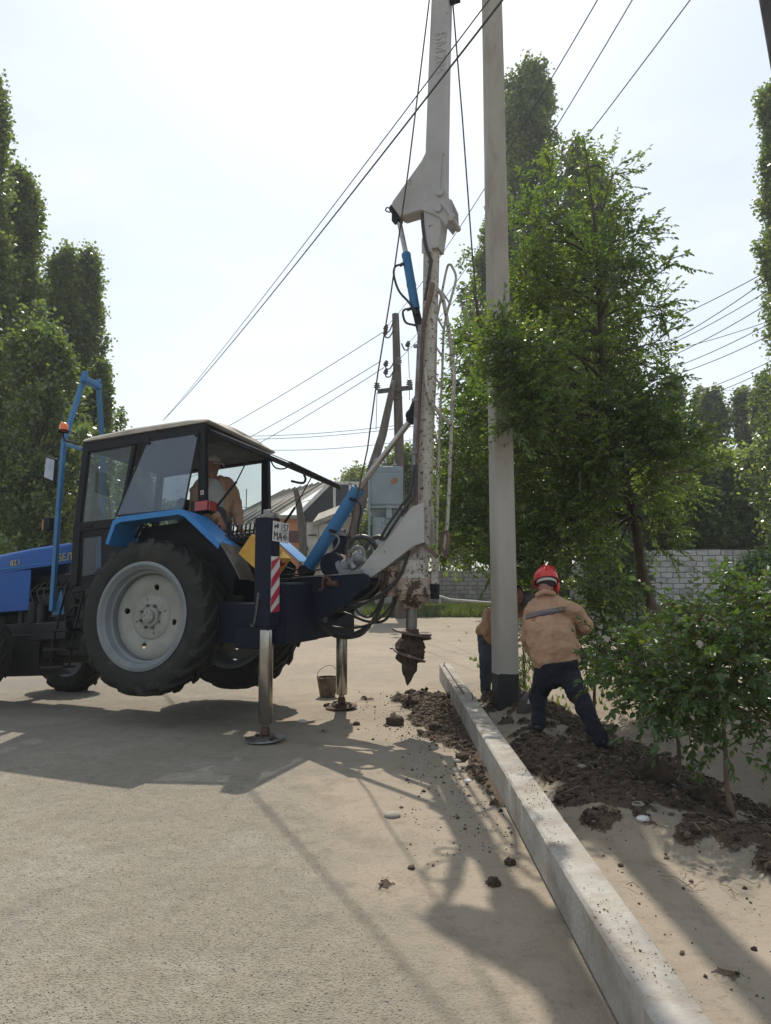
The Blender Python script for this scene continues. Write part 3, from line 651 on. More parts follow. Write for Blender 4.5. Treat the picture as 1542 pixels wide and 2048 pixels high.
# glass
def pane(name, pts, m_, t=.004, frame=None, fm='black', fw=.018, parent=None, n=(0,1,0)):
    mm = bm(); mm.slab(pts, V(n)*t); o = part(mm, name, M[m_], parent)
    if frame:
        f = bm(); q=[V(p)+V(n)*t/2 for p in pts]
        for i in range(len(q)): f.beam(q[i],q[(i+1)%len(q)],fw,fw*.7,n)
        part(f,'window_frame',M[fm],o,bevel=.003)
    return o
for sg in (1,-1):
    pane('front_side_window',[(1.06,sg*.66,1.91),(.46,sg*.66,1.91),(.60,sg*.66,1.11),(1.14,sg*.66,1.11)],'glass')
    o = pane('open_side_window',[(.24,sg*.70,1.92),(-.43,sg*.70,1.92),(-.33,sg*.80,1.09),(.54,sg*.80,1.10)] if sg>0 else [(.24,-.66,1.92),(-.40,-.66,1.92),(-.40,-.66,1.09),(.54,-.66,1.10)],'glass2' if sg>0 else 'glass',frame=True)
    if sg>0:
        mm = bm()
        for x_ in (.22,-.41):
            mm = bm(); mm.cyl((x_,.69,1.955),(x_,.72,1.90),.016,None,12); mm.cyl((x_,.70,1.90),(x_,.725,1.90),.024,None,14); part(mm,'window_hinge',M['black'],o)
        mm = bm(); mm.tube(bez([(.10,.735,1.97),(.10,.745,2.0),(.06,.745,2.01),(.05,.735,1.975)],4),.007,6); part(mm,'lifting_eye',M['black'])
    pane('lower_door_window',[(1.10,sg*.655,.94),(.86,sg*.655,.94),(.84,sg*.655,.52),(1.10,sg*.655,.50)],'glass')
    mm = bm(); mm.b2(.52,.84,sg*.645,sg*.665,.38,1.02); mm.b2(.84,1.16,sg*.645,sg*.665,.93,1.02); mm.b2(1.10,1.16,sg*.645,sg*.665,.38,.93); mm.b2(.84,1.10,sg*.645,sg*.665,.38,.50)
    dr = part(mm,'door_panel',M['black'],bevel=.004)
    mm = bm(); mm.beam((1.10,sg*.69,1.055),(.96,sg*.69,1.055),.02,.028); mm.cyl((1.08,sg*.66,1.055),(1.08,sg*.70,1.055),.015,None,10); part(mm,'door_handle',M['black'],dr)
pane('windscreen',[(1.12,.62,1.93),(1.12,-.62,1.93),(1.185,-.62,1.10),(1.185,.62,1.10)],'glass',n=(1,0,0))
mm = bm(); mm.b2(.88,1.12,-.50,.45,.42,1.0); part(mm,'dashboard',M['fender'],bevel=.03)
mm = bm(); c=V((.78,0.05,1.18)); ax=V((-.55,0,.83)); u=ax.orthogonal().normalized(); v_=ax.cross(u)
mm.tube([c+(u*cos(k*pi/14)+v_*sin(k*pi/14))*.20 for k in range(29)],.013,8); 
for k in range(3): mm.tube([c,c+(u*cos(k*2.1)+v_*sin(k*2.1))*.2],.008,6)
mm.cyl(c,(1.0,.05,.85),.022); part(mm,'steering_wheel',M['black'])
mm = bm(); mm.box((-.12,0.08,.90),(.46,.46,.12)); mm.box((.10,.08,1.14),(.10,.44,.44)); part(mm,'seat',M['seat'],bevel=.05)
# opened rear window held out by two gas struts
h0=V((-.50,.60,1.955)); h1=V((-.50,-.60,1.955)); e1=V((-1.45,-.60,1.475)); e0=V((-1.45,.60,1.475)); nrm=(h1-h0).cross(e0-h0).normalized()
rw = pane('open_rear_window',[h0,h1,e1,e0],'glass2',.006,True,'black',.045,None,nrm)
mm = bm()
for y_ in (.61,-.61): mm.beam(V((-.49,y_,1.985)),V((-1.46,y_,1.498)),.03,.010)
mm.beam(V((-1.46,-.61,1.498)),V((-1.46,.61,1.498)),.03,.01)
part(mm,'window_edge_trim',M['steel'],rw)
mm = bm(); mm.tube([(-1.12,-.55,1.62),(-.88,-.60,1.30)],.007); mm.tube([(-.88,-.60,1.30),(-.60,-.62,.98)],.015); part(mm,'gas_strut',M['black'],rw); mm = bm(); mm.tube([(-.95,.50,1.70),(-.80,.55,1.38)],.007); mm.tube([(-.80,.55,1.38),(-.52,.6,1.05)],.014)
part(mm,'gas_strut',M['black'],rw)
mm = bm(); mm.tube(bez([(-1.18,-.25,1.585),(-1.20,-.25,1.53),(-1.16,-.25,1.49),(-1.02,-.25,1.53)],5),.014,8); part(mm,'window_handle',M['black'],rw); mm = bm(); mm.tube(bez([(-.72,-.3,1.83),(-.78,-.3,1.73),(-.90,-.3,1.70),(-.98,-.3,1.74)],5),.009,8)
part(mm,'window_handle',M['black'],rw)
# fenders
for sg in (1,-1):
    m = bm(); ys_ = (.635,1.02)
    pr = [(.47,.77),(.385,1.005),(.30,1.035),(-.44,1.045),(-.52,1.01),(-.92,.655)]
    lo_ = [(x-.0,z-.012) for x,z in pr]
    m.xz(pr+[(x+.0,z-.014) for x,z in pr[::-1]], sg*ys_[0], sg*ys_[1])
    m.xz([(.47,.77),(.385,1.0),(.30,1.03),(-.44,1.04),(-.52,1.005),(-.92,.65),(-.90,.60),(-.50,.955),(-.43,.985),(.28,.975),(.35,.955),(.43,.75)], sg*1.022, sg*1.028)
    fo = part(m,'rear_fender',M['fender'],bevel=.004)
    m = bm(); m.xz([(.42,.76),(.34,.98),(-.44,1.0),(-.50,.96),(-.88,.60),(-.80,.2),(-.55,.0),(.45,.0),(.52,.5)], sg*.60, sg*.62); part(m,'fender_inner_wall',M['black'],fo)
    m = bm(); rg=[]
    for z_,x_,b0 in ((0,-.905,0),(.12,-.97,.01),(.24,-1.03,.018),(.36,-1.08,.03)):
        rg.append([V((x_+.02*sin(k*1.3)*(z_/.36), sg*(.66+(.36-z_*.18)*k/8), .665-z_)) for k in range(9)]+[V((x_-.010+.02*sin(k*1.3)*(z_/.36), sg*(.66+(.36-z_*.18)*k/8), .668-z_)) for k in range(8,-1,-1)])
    m.loft(rg); fl = part(m,'mud_flap',M['flap'],fo)
    m = bm()
    for k in range(5): m.ball((-.91,sg*(.68+k*.08),.655),.008,8,5)
    part(m,'flap_bolts',M['black'],fl)
    if sg>0:
        m = bm(); text_mb(m,'БЕЛАРУС',.075,frame_m((-.955,.84,.585),(0,-1,0),(.45,0,.9)),.002); part(m,'lettering',M['black'],fl)
# rear lamp
m = bm(); m.b2(-.60,-.38,.62,.76,1.05,1.17); la = part(m,'rear_lamp',M['black'],bevel=.01)
m = bm(); m.b2(-.595,-.44,.761,.775,1.06,1.16); m.b2(-.615,-.601,.63,.76,1.06,1.16); part(m,'lamp_lens',M['lens_red'],la,bevel=.004)
m = bm(); q=lb(404,985,.705); m.box((q.x,.704,q.z),(.035,.003,.045)); o=part(m,'sticker',M['plate']); m=bm(); m.box((q.x,.707,q.z),(.022,.002,.03)); part(m,'sticker_mark',M['lens_red'],o)
# mirror, rail, indicator, beacon
m = bm()
m.tube([B(162,886,.72),B(140,887,.85),B(106,890,1.02),B(97,897,1.05),B(94,920,1.06)],.010,8); m.tube([B(94,920,1.06),B(87,960,1.06),B(88,973,1.05),B(95,978,1.02),B(152,978,.72)],.009,8)
mi = part(m,'mirror_arm',M['black'])
m = bm(); a,b1,c1,d1 = B(92,911,1.06),B(112,917,1.10),B(108,966,1.10),B(87,957,1.06); nn=(b1-a).cross(d1-a).normalized()
mm = MB(); mm.slab([a,b1,c1,d1], nn*.03); mh=mm.build('mirror_housing',M['black'],mi,bevel=.012)
mm = MB(); 
cc=(a+b1+c1+d1)/4; sgnn = -1 if (CAM-cc).dot(nn)<0 else 1
off = nn*(.034 if sgnn>0 else -.004)
mm.slab([cc+(p-cc)*.84+off for p in (a,b1,c1,d1)], nn*.002*sgnn); mm.build('mirror_glass',M['mirror'],mh)
m = bm(); m.tube(bez([B(152,983,.70),B(136,985,.74),B(131,996,.76),B(121,1050,.76),B(118,1078,.76),B(124,1087,.74),B(147,1091,.69)],5),.011,8); part(m,'grab_rail',M['black'])
m = bm(); m.beam(B(101,1048,.80),B(146,1056,.68),.02,.014); m.box(lb(97,1048,.82),(.09,.07,.145)); il = part(m,'front_indicator',M['black'],bevel=.008)
m = bm(); q=lb(97,1048,.82); m.box(q+V((.052,0,-.01)),(.022,.06,.12)); part(m,'indicator_lens',M['amber'],il,bevel=.005)
m = bm(); q=lb(127,864,.72); m.lathe([(.062,0),(.062,.018),(.045,.02)],q,(0,0,1),24); m.tube(bez([q,q+V((0,0,-.05)),q+V((-.03,-.01,-.10)),lb(160,888,.66)],6),.011,8); bc=part(m,'beacon',M['black'])
m = bm(); m.lathe([(.050,.018),(.051,.05),(.048,.075),(.036,.10),(.018,.113),(0,.117)],q,(0,0,1),28); part(m,'beacon_dome',M['orange'],bc)
# mast-rest frame of light blue box tube
m = bm()
def bar(ps,w_=.052,h_=.052):
    for i in range(len(ps)-1): m.beam(ps[i],ps[i+1],w_,h_,(0,1,0))
bar([lb(104,1222,.45),lb(117,1020,.45),lb(128,884,.45),lb(166,762,.10)]); bar([lb(133,889,.45),lb(166,899,.45)],.04,.04)
far = [lb(206,1040,-.45)]; f0=far[0]; bar([V((f0.x,-.45,.1)),f0,lb(206,925,-.45),lb(204,868,-.40),lb(197,778,-.15)])
m.xz([(1.56,.12),(1.74,.12),(1.62,.42)],.40,.412)
gf = part(m,'mast_rest_frame',M['bar'],bevel=.008)
m = bm(); a=lb(172,760,.1); b1=lb(193,772,-.12); m.beam(a+V((0,.06,0)),b1+V((0,-.05,0)),.085,.07); m.box(a+V((0,.03,.055)),(.09,.02,.10)); m.box(b1+V((0,-.02,.05)),(.09,.02,.09)); part(m,'mast_cradle',M['cyl'],gf,bevel=.008)
# exhaust
m = bm(); a=lb(189,1060,-.22); b1=lb(190,936,-.22); m.cyl(V((a.x,a.y,.85)),b1,.045,None,20); m.cyl(V((a.x,a.y,.98)),V((a.x,a.y,1.5)),.075,None,24); part(m,'exhaust_pipe',M['rebar'])
# side tank and steps
m = bm(); m.b2(.62,1.14,.30,.62,-.12,.30); m.b2(.45,.62,.36,.6,-.05,.30); part(m,'fuel_tank',M['black'],bevel=.03)
m = bm()
for x_ in (1.14,1.40): m.tube([(x_-.06,.62,.42),(x_,.70,-.12),(x_+.04,.70,-.47)],.014,8)
for z_,dx in ((-.08,0),(-.28,.02),(-.47,.04)): m.b2(1.12+dx,1.44+dx,.62,.80,z_-.012,z_+.012)
part(m,'access_steps',M['black'])
# hand levers and valve block behind the seat
m = bm(); q=lb(487,1080,.55); m.box(q,(.30,.22,.10)); 
for k in range(6):
    a_=q+V((-.13+.05*k,.02,.05)); m.cyl(a_,a_+V((-.02,.01,.10)),.010,None,8); m.cyl(a_+V((0,.09,-.02)),a_+V((.0,.15,-.03)),.018,None,10)
vb = part(m,'valve_block',M['black'],bevel=.01)
m = bm()
for k in range(6): m.cyl(q+V((-.13+.05*k,.115,.0)),q+V((-.12+.05*k,.165,.02)),.017,None,10); m.ball(q+V((-.15+.05*k,.03,.16)),.014,10,6)
part(m,'hose_fittings',M['steel'],vb)
# ------------------------------------------------------------ drill rig (upright frame)
def rm(): return MB(TR)
def lr(px,py,lat=.15): return TRi @ W(px,py,lat)
SN = TRi @ G(530,1482); SF = TRi @ G(683,1417)       # stabilizer feet
def stab(S, ztop, zbot, near):
    x_, y_ = S.x, S.y
    m = rm(); m.b2(x_-.085,x_+.085,y_-.085,y_+.085,zbot,ztop); m.b2(x_-.075,x_+.075,y_-.075,y_+.075,zbot-.03,zbot)
    s_ = m.build('stabilizer', M['navy'], TRAC, bevel=.008)
    m = rm(); m.cyl((x_,y_,ztop),(x_,y_,ztop+.03),.07); m.cyl((x_+.0,y_,ztop+.03),(x_,y_,ztop+.075),.042); m.cyl((x_-.06,y_-.05,ztop),(x_-.06,y_-.05,ztop+.05),.02); m.build('cylinder_top', M['steel'], s_, bevel=.004)
    m = rm(); m.lathe([(.060,zbot-.03),(.064,zbot-.05),(.064,.165),(.058,.155),(.03,.15),(.028,.10)],(x_,y_,0),(0,0,1),40); m.build('ram', M['chrome'], s_)
    m = rm(); m.lathe([(.0,.14),(.035,.13),(.045,.10),(.042,.06),(.03,.05),(.03,.035)],(x_,y_,0),(0,0,1),24); m.build('ball_joint', M['rebar'], s_)
    m = rm(); tl = V((.06,.04,1)).normalized(); m.lathe([(0,.048),(.165,.030),(.178,.022),(.18,.012),(.165,.008),(0,.008)],(x_,y_,0.004),tl,48); m.build('foot_plate', M['steel'] if near else M['rebar'], s_)
    return s_
zt = lr(530,1036,SN.y).z; zb = lr(530,1252,SN.y).z
sn = stab(SN, zt, zb, True)
zt2 = lr(678,1072,SF.y).z; zb2 = lr(678,1262,SF.y).z
sf = stab(SF, zt2, zb2, False)
m = rm(); v0=lr(549,1113,SN.y).z; v1=lr(549,1224,SN.y).z; xr = SN.x-.086
m.b2(xr-.002,xr,SN.y-.078,SN.y+.078,v1,v0)
rs = m.build('reflector_board', M['strip'], sn)
m = rm(); k = 0; z_ = v1-.12
while z_ < v0:
    a=[(SN.y-.078,z_+.12),(SN.y-.078,z_+.205),(SN.y+.078,z_+.085),(SN.y+.078,z_)]
    def cl(p): return (p[0], min(max(p[1],v1),v0))
    q=[cl(p) for p in a]
    if q[0][1]-q[1][1] != 0 or q[2][1]-q[3][1] != 0: m.slab([(xr-.0045,y_,zz) for y_,zz in q],(.002,0,0))
    z_ += .165
m.build('red_stripes', M['red'], rs)
xf_ = SF.x-.086; m = rm(); m.b2(xf_-.002,xf_,SF.y-.01,SF.y+.078,zb2+.02,zb2+.17); r2=m.build('reflector_board', M['strip'], sf)
m = rm(); m.slab([(xf_-.0045,SF.y-.01,zb2+.09),(xf_-.0045,SF.y-.01,zb2+.17),(xf_-.0045,SF.y+.078,zb2+.10),(xf_-.0045,SF.y+.078,zb2+.02)],(.002,0,0)); m.build('red_stripes', M['red'], r2)
# number plate, slightly askew
pc = lr(556,1064,SN.y); pz = pc.z; R_ = Matrix.Rotation(radians(3),3,'X'); py_ = SN.y-.06
m = rm(); m.box((xr-.02,py_,pz),(.004,.30,.185),R_); pl = m.build('number_plate', M['plate'], sn, bevel=.002, label='white number plate 157 MA 40 on the near stabilizer')
Pm = TR @ (Matrix.Translation(V((xr-.0235,py_,pz))) @ R_.to_4x4() @ frame_m((0,0,0),(0,-1,0),(0,0,1)) @ Matrix.Scale(1.11,4))
m = MB(); text_mb(m,'157',.092,Pm@Matrix.Translation((.055,.038,0))); text_mb(m,'MA',.098,Pm@Matrix.Translation((-.055,-.040,0))); text_mb(m,'40',.07,Pm@Matrix.Translation((.062,-.040,0)))
def pb(x0,x1,y0,y1): m.add([Pm@V((x,y,z)) for x in (x0,x1) for y in (y0,y1) for z in (-.001,.001)],[(0,1,3,2),(4,6,7,5),(0,4,5,1),(2,3,7,6),(0,2,6,4),(1,5,7,3)])
pb(.008,.012,-.078,-.002); pb(.008,.128,-.004,0); pb(.100,.124,-.030,-.026); pb(.100,.124,-.046,-.042)
for (x0,x1,y0,y1) in ((-.115,-.075,.035,.05),(-.075,-.045,.030,.034),(-.072,-.048,.034,.066),(-.112,-.10,.02,.035)): pb(x0,x1,y0,y1)
m.build('plate_characters', M['ink'], pl)
# chain
m = rm(); x0 = SN.x+.03; yy = SN.y+.10; pth=[]
za=lr(527,1186,SN.y).z; 
for k in range(15):
    t_=k/14; pth.append(V((x0+.075*t_-.0, yy, za-.30*sin(pi*min(t_*.62+.0,1))**.9 if t_<.8 else za-.30*sin(pi*.62*t_)**.9)))
for k in range(14):
    a,b1=pth[k],pth[k+1]; c_=(a+b1)/2; d_=(b1-a).normalized(); sidev = V((0,1,0)) if k%2 else d_.cross(V((0,1,0))).normalized(); ll=(b1-a).length*.68
    m.tube([c_+d_*ll*cos(j*pi/4)+sidev*.009*sin(j*pi/4) for j in range(9)],.0032,5)
m.build('chain', M['steel'], sn)
# chassis of the rig: cross box, near and far side beams
m = rm()
zc0 = lr(600,1278,SN.y-.2).z; zc1 = lr(590,1157,.45).z
m.b2(SN.x-.13,SN.x+.16,SF.y+.10,SN.y-.095,.86,zc1-.04)
m.b2(SN.x+.16,SN.x+1.0,.35,.80,.84,1.22); m.b2(SN.x+.16,SN.x+1.0,-.40,-.1,.86,1.15); m.b2(SN.x+.16,SN.x+.45,-.3,.9,.80,1.0)
m.b2(SN.x-.17,SN.x-.13,SN.y-.40,SN.y-.10,.88,zc1-.05)
ch = m.build('rig_chassis', M['navy'], TRAC, bevel=.006)
def poly(pts, lat0, lat1, name, mt, par=None, bevel=.005, ref=None):
    mm = rm(); q=[lr(px,py,lat0 if ref is None else ref) for px,py in pts]; mm.slab([(p.x,lat0,p.z) for p in q],(0,lat1-lat0,0)); return mm.build(name, mt, par or TRAC, bevel=bevel)
sb = poly([(582,1158),(722,1147),(731,1152),(734,1162),(728,1176),(690,1212),(645,1236),(600,1250),(582,1250)],.43,.40,'side_beam',M['navy'])
poly([(582,1158),(722,1147),(731,1152),(734,1162),(728,1176),(690,1212),(640,1240),(600,1262),(582,1262)],-.10,-.13,'side_beam',M['navy'],ref=.4)
m = rm(); a=lr(585,1156,.415); b1=lr(722,1147,.415); m.beam((a.x,.415,a.z+.004),(b1.x,.415,b1.z+.004),.05,.012); m.build('beam_edge', M['steel'], sb)
m = rm(); q=lr(727,1162,.44); m.cyl((q.x,.425,q.z),(q.x,.455,q.z),.075,None,28); m.cyl((q.x,-.2,q.z),(q.x,.47,q.z),.035,None,20); m.build('boom_pin', M['navy'], sb, bevel=.004)
m = rm(); q=lr(652,1166,.46); m.cyl((q.x-.0,.43,q.z),(q.x-.12,.44,q.z-.01),.028,None,14); m.tube(bez([(q.x+.07,.47,q.z-.07),(q.x+.03,.48,q.z-.055),(q.x+.025,.48,q.z+.02),(q.x,.47,q.z+.06),(q.x-.04,.46,q.z+.03),(q.x-.04,.45,q.z-.01)],6),.013,8); m.build('tow_hook', M['rebar'], sb)
# lift cylinder
def cylp(name, a, b1, c1, r, rr, mt, par=None, lat=.15):
    a,b1,c1=[lr(*p,lat) for p in (a,b1,c1)]; m=rm(); d_=(b1-a).normalized()
    m.cyl(a,b1,r,None,32); m.lathe([(r*1.04,0),(r*1.04,.03),(r*.9,.04)],b1-d_*.03,d_,32); m.lathe([(r*1.07,0),(r*1.07,.02)],a+(b1-a)*.42,d_,32)
    o=m.build(name,mt,par or TRAC,bevel=.003); m=rm(); m.cyl(b1,c1,rr,None,24); m.build('cylinder_rod',M['chrome'],o); return o,a,b1,c1
lc,a_,b_3,c_3 = cylp('lift_cylinder',(618,1134),(716,978),(818,845),.068,.030,M['cyl'])
m = rm(); m.cyl(c_3,lr(826,834),.045,None,18); q=lr(826,832); m.cyl(q-V((0,.05,0)),q+V((0,.05,0)),.062,None,22); m.build('cylinder_eye',M['black'],lc); m = rm(); q=lr(613,1142); m.cyl(q-V((0,.09,0)),q+V((0,.09,0)),.06,None,20); m.b2(q.x-.12,q.x+.12,q.y-.1,q.y+.1,q.z-.14,q.z-.05); m.build('cylinder_foot',M['black'],lc,bevel=.004)
m = rm(); m.tube(bez([lr(664,1068,.22),lr(674,1072,.22),lr(678,1080,.22),lr(674,1092,.22),lr(660,1107,.22),lr(640,1125,.22),lr(628,1140,.22)],6),.011,8); m.build('oil_pipe',M['steel'],lc)
m = rm()
for s0 in ((659,1060),(700,997)): m = rm(); m.tube([lr(s0[0],s0[1],.22),lr(s0[0]+12,s0[1]+4,.22)],.016,8); m.build('hose_union',M['black'],lc)
m = rm(); m.tube(bez([lr(703,996,.2),lr(716,1004,.2),lr(722,1020,.12),lr(716,1060,0.05),lr(728,1110,0)],6),.010,8); m.build('oil_hose',M['hose'],lc)
# white boom arm
bmr = poly([(718,1143),(724,1137),(770,1086),(827,1013),(848,1005),(850,1085),(828,1092),(775,1133),(735,1161),(722,1158)],.33,.31,'boom_arm',M['white_clean'],bevel=.004,ref=.31)
poly([(718,1143),(724,1137),(770,1086),(827,1013),(848,1005),(850,1085),(828,1092),(775,1133),(735,1161),(722,1158)],.02,.0,'boom_side_plate',M['white_clean'],bmr,ref=.31)
m = rm(); a=lr(722,1138,.31); b1=lr(827,1013,.31); m.beam((a.x,.165,a.z),(b1.x,.165,b1.z),.31,.02); a=lr(733,1160,.31); b1=lr(828,1091,.31); m.beam((a.x,.165,a.z),(b1.x,.165,b1.z),.31,.02); m.build('boom_top_plate',M['white_clean'],bmr,bevel=.002)
# mast: outer tube, knee, folded upper mast with gusset
def mring(px,py,hw,hl,lat=.15):
    c=lr(px,py,lat); return [V((c.x+hw*sx,c.y+hl*sy,c.z)) for sx,sy in ((1,1),(-1,1),(-1,-1),(1,-1))]
def rring(px,py,r,lat=.15,n=28,ry=None):
    c=lr(px,py,lat); ry=ry or r; return [V((c.x+r*cos(k*2*pi/n),c.y+ry*sin(k*2*pi/n),c.z)) for k in range(n)]
m = rm(); m.loft([rring(846,1125,.066),rring(849,1000,.068),rring(855,820,.074),rring(861,600,.078),rring(863,505,.082),rring(867,440,.084)])
mast = m.build('mast', M['white'], TRAC)
m = rm(); m.loft([mring(866,505,.085,.10),mring(869,470,.095,.105),mring(873,428,.10,.11),mring(874,422,.09,.10)]); q=lr(846,494,.26); q2=lr(863,478,.26); m.b2(q.x-.0+.02,q2.x,.235,.25,q.z-.06,q.z+.10)
m.build('knee_head', M['white_clean'], mast, bevel=.012)
m = rm(); m.loft([mring(874,420,.10,.085),mring(875,300,.10,.085),mring(879,150,.095,.08),mring(884,0,.09,.075),mring(889,-150,.085,.07),mring(891,-230,.085,.07)])
um = m.build('upper_mast', M['white_clean'], mast, bevel=.006)
gp = [(854,300),(843,322),(786,402),(783,410),(797,429),(803,431),(842,419),(860,408),(880,378),(885,300)]
for (l0,l1) in ((.245,.233),(.067,.055)):
    mm = rm(); q=[lr(px,py,.245) for px,py in gp]; mm.slab([(p.x,l0,p.z) for p in q],(0,l1-l0,0)); mm.build('gusset_plate',M['white_clean'],um,bevel=.003)
mm = rm(); q=[lr(px,py,.245) for px,py in gp]
for i in (0,1,2,4,5,6): a,b1=q[i],q[i+1]; mm.beam((a.x,.15,a.z),(b1.x,.15,b1.z),.17,.012)
mm.build('gusset_web',M['white_clean'],um)
mm = rm(); q=[lr(px,py,.26) for px,py in ((842,420),(878,380),(890,378),(904,408),(905,432),(893,452),(880,436),(868,430))]
for l_ in (.262,.028): mm.slab([(p.x,l_,p.z) for p in q],(0,.012,0))
for px,py in ((877,418),(880,386),(902,437)): c=lr(px,py,.28); mm.cyl((c.x,.02,c.z),(c.x,.30,c.z),.035 if py!=437 else .03,None,18)
a=lr(885,404,.285); b1=lr(908,436,.285); mm.beam(a,b1,.02,.045); mm.build('hinge_plate',M['white_clean'],mast,bevel=.004)
mm = rm(); text_mb(mm,'БМ205',.15,frame_m(lr(879,105,.235)+V((0,.001,0)),(.035,0,-1),(-1,0,0)),.0008)
mm.build('faded_lettering',mat('faded_grey_ink',(.36,.36,.35),(.42,.41,.40),sc=20,rough=.6),um)
# pulley head at the top
mm = rm(); c=lr(905,-2,.15); mm.box((c.x-.02,.15,c.z+.06),(.12,.05,.22)); mm.cyl((c.x-.01,.12,c.z+.0),(c.x-.01,.18,c.z+.0),.05,None,20); mm.build('rope_pulley',M['black'],um,bevel=.006)
# upper fold cylinder
fcx,a,b1,c1 = cylp('folding_cylinder',(831,618),(812,508),(796,432),.046,.026,M['cyl'],None,.15)
m = rm(); c=lr(791,421); m.cyl(c-V((0,.06,0)),c+V((0,.06,0)),.05,None,18); m.box(c+V((-.02,0,-.06)),(.09,.10,.14)); m.tube(bez([c+V((.05,0,.02)),c+V((.09,0,.05)),c+V((.11,0,.02)),c+V((.06,0,-.01))],4),.008,6); m.build('cylinder_eye',M['black'],fcx,bevel=.006); m = rm(); a=lr(831,618); b1=lr(842,665); m.beam(a,b1,.06,.07); m.build('cylinder_clevis',M['black'],fcx,bevel=.006)
m = rm(); m.tube(bez([lr(802,529,.2),lr(790,534,.2),lr(788,552,.2),lr(798,582,.2),lr(818,605,.2),lr(833,628,.2)],6),.012,8); m.tube(bez([lr(821,617,.2),lr(808,620,.2),lr(806,630,.2),lr(812,645,.2),lr(828,650,.2),lr(836,652,.2)],6),.012,8); m.tube([lr(807,527,.18),lr(800,531,.2)],.018,8); m.tube([lr(824,616,.18),lr(814,620,.2)],.018,8); m.build('oil_hose',M['hose'],fcx)
m = rm(); m.tube(bez([lr(844,427,.26),lr(846,455,.26),lr(851,490,.26),lr(859,512,.26),lr(862,522,.26),lr(858,550,.26),lr(855,568,.26)],6),.017,10); m.tube(bez([lr(855,570,.27),lr(852,585,.27),lr(850,600,.28)],4),.014,8); m.build('mast_hose',M['hose'],mast)
# brown rail in front of the mast, bow and ladder
m = rm(); rl=[(866,566),(862,588),(853,618),(845,655),(842,720),(838,800),(834,880),(831,960),(832,1040),(836,1072),(850,1092),(866,1107),(874,1113)]
for lt in (.26,):
    pts=[lr(px,py,lt) for px,py in rl]
    for i in range(len(pts)-1): m.beam(pts[i],pts[i+1]+(pts[i+1]-pts[i]).normalized()*.006,.035,.05,(0,1,0))
m.build('guide_rail',M['brownrail'],mast,bevel=.005)
m = rm(); pts=[lr(px,py,.20) for px,py in ((840,650),(836,740),(832,830),(829,900),(827,1000))]
for i in range(4): m.beam(pts[i],pts[i+1],.03,.018,(0,1,0))
m.build('slide_plate',M['white'],mast)
m = rm(); m.tube(bez([lr(872,576,.1),lr(884,592,.1),lr(893,634,.1),(lr(903,700,.1)),lr(908,761,.1),lr(905,810,.1)],6),.020,10)
m.tube([lr(905,810,.1),lr(899,960,.1),lr(895,1049,.1),lr(885,1112,.1)],.017,10); m.tube(bez([lr(850,735,.24),lr(855,780,.24),lr(868,812,.22),lr(887,835,.16),lr(904,852,.1)],5),.018,8)
m.build('bow_guard',M['white'],mast)
m = rm()
m.tube(bez([lr(873,640,.0),lr(881,600,.0),lr(893,540,.0),lr(899,529,.0),lr(905,535,.0),lr(912,556,.0),lr(904,590,.0),lr(893,630,.0),lr(887,665,.0)],5),.013,8)
m.tube([lr(887,665,0),lr(884,760,0),lr(880,829,0),(lr(874,1052,0)),lr(872,1120,0)],.013,8); m.tube([lr(873,640,-.0),lr(871,760,-.0),lr(866,860,0),lr(862,1080,0)],.011,8)
for k,(a,b1) in enumerate((((884,583),(899,606)),((873,632),(888,660)),((871,692),(886,715)),((869,752),(883,775)),((867,812),(881,835)),((866,868),(879,889)),((865,922),(878,943)),((864,975),(876,994)),((863,1028),(874,1047)))): m.tube([lr(*a,0),lr(*b1,0)],.010,8)
m.build('ladder',M['white'],mast)
m = rm(); m.tube(bez([lr(893,1115,.1),lr(886,1100,.12),(lr(882,1085,.12)),lr(886,1068,.12),lr(893,1062,.12),lr(897,1075,.12),lr(894,1100,.12),lr(889,1116,.1)],5),.014,8); m.build('hook_bar',M['brownrail'],mast)
# side bracket with cylinder eye, thin pipes
poly([(829,790),(812,832),(814,842),(830,838)],.21,.19,'eye_bracket',M['black'],mast)
m = rm()
for dx in (0,4,8): m.tube([lr(842-dx*.6,650,.29),lr(836-dx*.6,780,.29),lr(830-dx*.5,905,.29),lr(828-dx*.5,985,.29)],.008,6)
for py in (692,800,905): m.box(lr(834-(py-700)*.03,py,.29),(.07,.03,.03))
m.build('oil_pipe',M['steel'],mast)
# drill head and auger
def cx_(py): return 826+(1165-py)*.035
def st(prof, n=36, lat=.15):
    out_=[]
    for py,r in prof:
        c=lr(cx_(py),py,lat); out_.append([V((c.x+r*cos(k*2*pi/n),c.y+r*sin(k*2*pi/n),c.z)) for k in range(n)])
    return out_
m = rm(); m.loft(st([(1118,.12),(1121,.145),(1128,.145),(1130,.15),(1140,.15),(1142,.146),(1148,.146),(1150,.16),(1156,.165)])); dh=m.build('drill_head',M['white'],TRAC)
m = rm(); m.loft(st([(1156,.165),(1160,.175),(1178,.18),(1184,.19),(1188,.19),(1190,.165),(1200,.155),(1206,.12),(1210,.10),(1215,.095),(1218,.085)])); 
for k in range(10): a=k*.628; c=lr(cx_(1186),1186); m.cyl(c+V((.17*cos(a),.17*sin(a),-.03)),c+V((.17*cos(a),.17*sin(a),.025)),.014,None,8)
m.build('gearbox',M['rusty'],dh)
m = rm(); c=lr(787,1160,.2); m.cyl(c+V((0,0,-.16)),c+V((0,0,.14)),.07,None,20); m.box(c+V((.06,-.05,-.02)),(.16,.16,.26)); m.build('hydraulic_motor',M['rusty'],dh,bevel=.01)
m = rm(); a=lr(871,1110,.12); b1=lr(870,1190,.12); m.beam(a,b1,.06,.065); m.build('head_bracket',M['white'],dh,bevel=.006)
